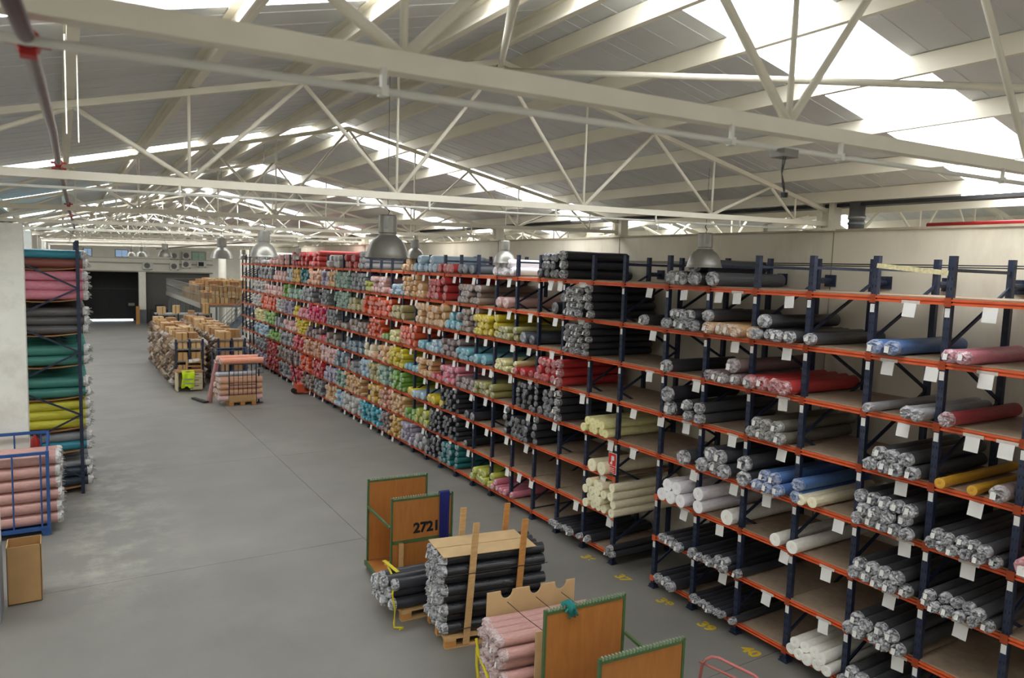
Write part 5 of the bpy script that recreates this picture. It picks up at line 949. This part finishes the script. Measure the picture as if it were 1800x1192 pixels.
# desk with hi-vis vest
ds = thing('work_desk', 'beige drawer desk at the shelf row end', 'desk', (3.8, 27.9, 0))
bei = mat('beige_metal', (206, 192, 156), .6, .06)
MB().b2(3.34, 4.22, 27.55, 28.2, .70, .74).build('desk_top', card3, ds)
MB().b2(3.36, 3.40, 27.58, 28.18, .02, .70).build('side_panel', bei, ds); MB().b2(3.4, 4.2, 28.14, 28.18, .1, .7).build('back_panel', bei, ds)
MB().b2(3.80, 4.2, 27.6, 28.14, .05, .70).build('drawer_case', bei, ds)
for k in range(3):
    d = MB().b2(3.82, 4.18, 27.575, 27.6, .09 + k * .2, .27 + k * .2).build('drawer', bei, ds)
    MB().b2(3.93, 4.07, 27.56, 27.575, .2 + k * .2, .22 + k * .2).build('drawer_handle', dark_metal, d)
vs_ = []; M = MB()
for i in range(9):
    for j in range(9):
        u_, v_ = i / 8, j / 8; x = 3.5 + .42 * u_ + .02 * math.sin(v_ * 5); hem = .1 if 0.3 < u_ < .6 else 0
        z = .765 - .62 * v_ * (1 - hem * v_) if v_ > .12 else .765
        y = 27.52 - .03 * math.sin(u_ * 9 + v_ * 2) if v_ > .12 else 27.60 - v_ * .6
        M.v.append((x, y, z))
for i in range(8):
    for j in range(8): M.f.append((i * 9 + j, (i + 1) * 9 + j, (i + 1) * 9 + j + 1, i * 9 + j + 1))
hv = M.thing('safety_vest', hivis, 'bright yellow-green safety vest hung over the beige desk', 'vest', (3.7, 27.5, .4), smooth=True)
for z in (.30, .44): MB().b2(3.55, 3.88, 27.478, 27.484, z, z + .045).build('reflective_band', mat('reflective', (150, 156, 130), .4), hv)
tk = thing('file_tray', 'wooden letter tray with papers on the desk', 'tray', (3.95, 28.0, .74))
for z in (.745, .87, 1.0): MB().b2(3.72, 4.2, 27.8, 28.15, z, z + .015).build('shelf', pine, tk)
for x in (3.72, 4.185): MB().b2(x, x + .015, 27.8, 28.15, .745, 1.1).build('side', pine, tk)
for k in range(3): MB().box(3.85 + k * .12, 27.95, 1.06 + .01 * k, .12, .16, .08, .4 * k).build('paper_bundle', paper, tk)
# rows of box shelving
boxm = [card, card2, card3]
def carton(x, y, z, sx, sy, sz, rz, label, group):
    o = MB().box(x, y, z + sz / 2, sx, sy, sz, rz).thing('carton', random.choice(boxm), label, 'box', (x, y, z), group)
    c, s = math.cos(rz), math.sin(rz)
    MB().box(x, y, z + sz / 2, sx * .16, sy + .004, sz + .004, rz).build('packing_tape', mat('brown_tape', (150, 112, 66), .4, .05), o)
    return o
def shelf_row(x0, x1, y0, y1, label, gname):
    s = thing('box_shelving', label, 'shelving', (x0, y0, 0)); nb = 2; w = (x1 - x0) / nb
    zs = [.12, .56, 1.02, 1.46, 1.76]
    ny = int((y1 - y0) / 1.2)
    for j in range(ny + 1):
        for i in range(nb + 1): MB().b2(x0 + i * w - .03, x0 + i * w + .03, y0 + j * 1.2 - .03, y0 + j * 1.2 + .03, 0, 1.8).build('post', blue_steel, s)
    for z in zs:
        for i in range(nb): MB().b2(x0 + i * w + .035, x0 + (i + 1) * w - .035, y0 - .02, y1, z - .05, z).build('shelf', grey_metal, s)
    for li, z in enumerate(zs[:-1]):
        for i in range(nb):
            carton(x0 + (i + .5) * w, y0 + .22, z + .002, w - .14, .38, .30, U(-.03, .03), 'box in %s column, %s level of %s' % (ORD[i + 1], ORD[li + 1], gname), None)
    for j in range(int((y1 - y0) / .62)):
        for i in range(nb):
            if R_() < .93: carton(x0 + (i + .5) * w, y0 + .3 + j * .62, zs[-1] + .002, w - U(.04, .16), U(.45, .56), U(.20, .31), U(-.08, .08), '%s box back, %s column, on top of %s' % (ORD[j + 1], ORD[i + 1], gname), 'boxes on top of the %s' % gname)
    # crumpled sample bundles hanging out along the sides
    M = MB(); rnd = random.Random(int(x0 * 10)); cols = []
    for side in (x0 - .02, x1 + .02):
        for j in range(int((y1 - y0) / .17)):
            for z in (.2, .42, .64, .88, 1.1, 1.32, 1.52, 1.7):
                r = rnd.uniform(.09, .15); c = (side + rnd.uniform(-.06, .06), y0 + .15 + j * .17 + rnd.uniform(-.04, .04), z + rnd.uniform(-.05, .05)); o = len(M.v)
                col = rnd.choice([(206, 180, 140), (190, 160, 120), (216, 206, 190), (160, 134, 106), (130, 106, 88), (206, 200, 196), (180, 152, 138), (110, 92, 80)])
                vs = [(c[0] + rnd.uniform(.7, 1.2) * r * a, c[1] + rnd.uniform(.7, 1.2) * r * b2_, c[2] + rnd.uniform(.7, 1.2) * r * d_) for a, b2_, d_ in ((1, 0, 0), (-1, 0, 0), (0, 1, 0), (0, -1, 0), (0, 0, 1), (0, 0, -1), (.6, .6, .6), (-.6, -.6, .6), (-.6, .6, -.6), (.6, -.6, -.6))]
                M.add(vs, [(0, 2, 6), (2, 4, 6), (4, 0, 6), (1, 3, 7), (3, 4, 7), (4, 1, 7), (1, 2, 8), (2, 5, 8), (5, 1, 8), (0, 3, 9), (3, 5, 9), (5, 0, 9), (1, 4, 2), (0, 4, 3), (0, 5, 2), (1, 5, 3)])
                cols += [tuple(q * k_ for q in L3(col)) for k_ in [rnd.uniform(.7, 1.1)]] * 10
    o = M.thing('sample_bundles', bpy.data.materials['many_cloths'], 'crumpled fabric sample bundles stuffed along the %s' % gname, 'bundles', (x0, y0, 0), None, False, 'stuff')
    at_ = o.data.color_attributes.new('tint', 'FLOAT_COLOR', 'POINT'); at_.data.foreach_set('color', [v for c in cols for v in (c[0], c[1], c[2], 1)])
    return s
shelf_row(3.42, 4.32, 28.3, 36.7, 'box shelving row behind the hi-vis vest', 'shelving behind the vest')
shelf_row(4.86, 5.80, 28.3, 38.0, 'box shelving row behind the orange rolls', 'shelving behind the orange rolls')
# table-height shelving further back
s = thing('wide_shelving', 'wide dark shelving loaded with cartons past the box rows', 'shelving', (4.3, 39.5, 0))
for x in (3.95, 4.9, 5.8, 6.45):
    for y in (39.5, 41): MB().b2(x - .03, x + .03, y - .03, y + .03, 0, 1.95).build('post', dark_metal, s)
for z in (.3, 1.1, 1.9): MB().b2(3.95, 6.48, 39.5, 41, z - .05, z).build('shelf', grey_metal, s)
for k in range(7):
    carton(4.2 + k * .345, 39.8, 1.102, .32, .5, U(.35, .5), 0, '%s carton along the middle shelf of the wide dark shelving' % ORD[k + 1], 'cartons in the wide shelving')
    if k % 2 == 0 or R_() < .5: carton(4.2 + k * .345, 40.1, 1.902, .3, .4, U(.15, .55), U(-.3, .3), '%s loose carton along the top of the wide dark shelving' % ORD[k + 1], 'cartons on the wide shelving')
# mezzanine
mz = thing('mezzanine', 'steel mezzanine platform stacked with cartons', 'platform', (6.2, 41, 0))
MZ = 2.32
MB().b2(6.18, 9.6, 41, 55.6, MZ - .16, MZ).build('deck', grey_metal, mz)
MB().b2(6.17, 9.6, 40.97, 41, MZ - .05, MZ + .04).build('edge_strip', mat('mezz_orange', (190, 120, 84), .7, .1), mz)
MB().b2(6.13, 6.18, 41, 55.6, MZ - .2, MZ + .06).build('edge_channel', mat('mezz_grey', (168, 164, 154), .6, .05), mz)
for y in (41.2, 44.8, 48.4, 52, 55.4):
    for x in (6.3, 9.4): MB().b2(x - .06, x + .06, y - .06, y + .06, 0, MZ - .16).build('post', mat('mezz_post', (110, 120, 130), .6, .05), mz)
for y in [41 + .36 * k for k in range(41)]: MB().tube((6.16, y, MZ), (6.16, y, MZ + .95), .016, 6).build('rail_bar', grey_metal, mz)
for x in [6.16 + .36 * k for k in range(7)]: MB().tube((x, 41.0, MZ), (x, 41.0, MZ + .95), .016, 6).build('rail_bar', grey_metal, mz)
for z in (.5, .95):
    MB().tube((6.16, 41, MZ + z), (6.16, 55.6, MZ + z), .022, 6).build('hand_rail', grey_metal, mz); MB().tube((6.16, 41, MZ + z), (8.6, 41, MZ + z), .022, 6).build('hand_rail', grey_metal, mz)
    MB().tube((6.16, 55.6, MZ + z), (9.4, 55.6, MZ + z), .022, 6).build('hand_rail', grey_metal, mz)
for k in range(20):
    y = 42 + k * .7; MB().tube((6.35, y, 0.02), (6.35, y, MZ - .16), .02, 6).build('mesh_bar', grey_metal, mz)
for a in range(6):
    for b_ in range(7):
        hgt = 1 + (3 if 1 <= b_ <= 4 else 2) - (1 if a in (0,) else 0)
        z = MZ + .002
        for c_ in range(hgt):
            sz = U(.26, .34)
            if R_() < .95: carton(6.62 + a * .40, 42.0 + b_ * 1.25, z, .37, U(.6, 1.0), sz, U(-.05, .05), 'mezzanine carton, %s layer, %s stack back, %s column' % (ORD[c_ + 1], ORD[b_ + 1], ORD[a + 1]), 'mezzanine cartons, %s layer' % ORD[c_ + 1])
            z += sz + .003
st_ = thing('metal_stair', 'grey metal stair climbing to the mezzanine front', 'stair', (7.2, 40.3, 0))
a0, b0 = (6.6, 0), (8.75, MZ)
for y in (39.9, 40.75):
    MB().bar((a0[0], y, .05), (b0[0], y, b0[1]), .04, .2).build('stringer', MATS['mezz_post'], st_)
    for z in (.5, .95): MB().tube((a0[0], y, z), (b0[0], y, b0[1] + z), .02, 6).build('hand_rail', grey_metal, st_)
    for k in range(5): t_ = k / 4; MB().tube((a0[0] + t_ * 2.15, y, t_ * MZ), (a0[0] + t_ * 2.15, y, t_ * MZ + .95), .017, 6).build('baluster', grey_metal, st_)
for k in range(11): t_ = (k + .6) / 11.2; MB().b2(a0[0] + t_ * 2.15 - .11, a0[0] + t_ * 2.15 + .11, 39.92, 40.73, t_ * MZ - .015, t_ * MZ + .015).build('tread', grey_metal, st_)
MB().b2(8.4, 9.5, 40.8, 41, MZ - .1, MZ).build('landing', grey_metal, st_)
# pallet truck standing at the rack
pt = thing('pallet_truck', 'orange pallet truck with its forks under the far rack', 'pallet truck', (7.1, 25.9, 0))
orr = mat('truck_orange', (206, 92, 60), .5, .1)
for y in (25.72, 26.08): MB().b2(7.25, 8.3, y - .08, y + .08, .05, .09).build('fork', orr, pt)
MB().b2(7.05, 7.28, 25.64, 26.16, .07, .36).build('pump_body', orr, pt)
MB().tube((7.08, 25.9, .34), (6.92, 25.9, 1.18), .022, 8).build('handle_shaft', dark_metal, pt)
MB().path([(6.92, 25.9, 1.15), (6.90, 25.8, 1.22), (6.88, 25.8, 1.32), (6.88, 26.0, 1.32), (6.90, 26.0, 1.22), (6.92, 25.9, 1.15)], .016, 6).build('handle_loop', dark_metal, pt)
for y in (25.8, 26.0): MB().tube((7.0, y - .03, .095), (7.0, y + .03, .095), .092, 16).build('wheel', black, pt)
# clutter by the white column
MB().b2(4.35, 4.56, 56.6, 56.9, 0, 1.25).thing('leaning_board', pine_o, 'orange board standing by the white column base', 'board', (4.45, 56.7, 0))
MB().b2(5.2, 6.4, 55.6, 56.4, 0, 1.1).b2(5.5, 6.0, 55.7, 56.2, 1.1, 1.4).thing('dark_machine', dark_metal, 'dark machine shape before the grey shutter', 'machine', (5.8, 56, 0))
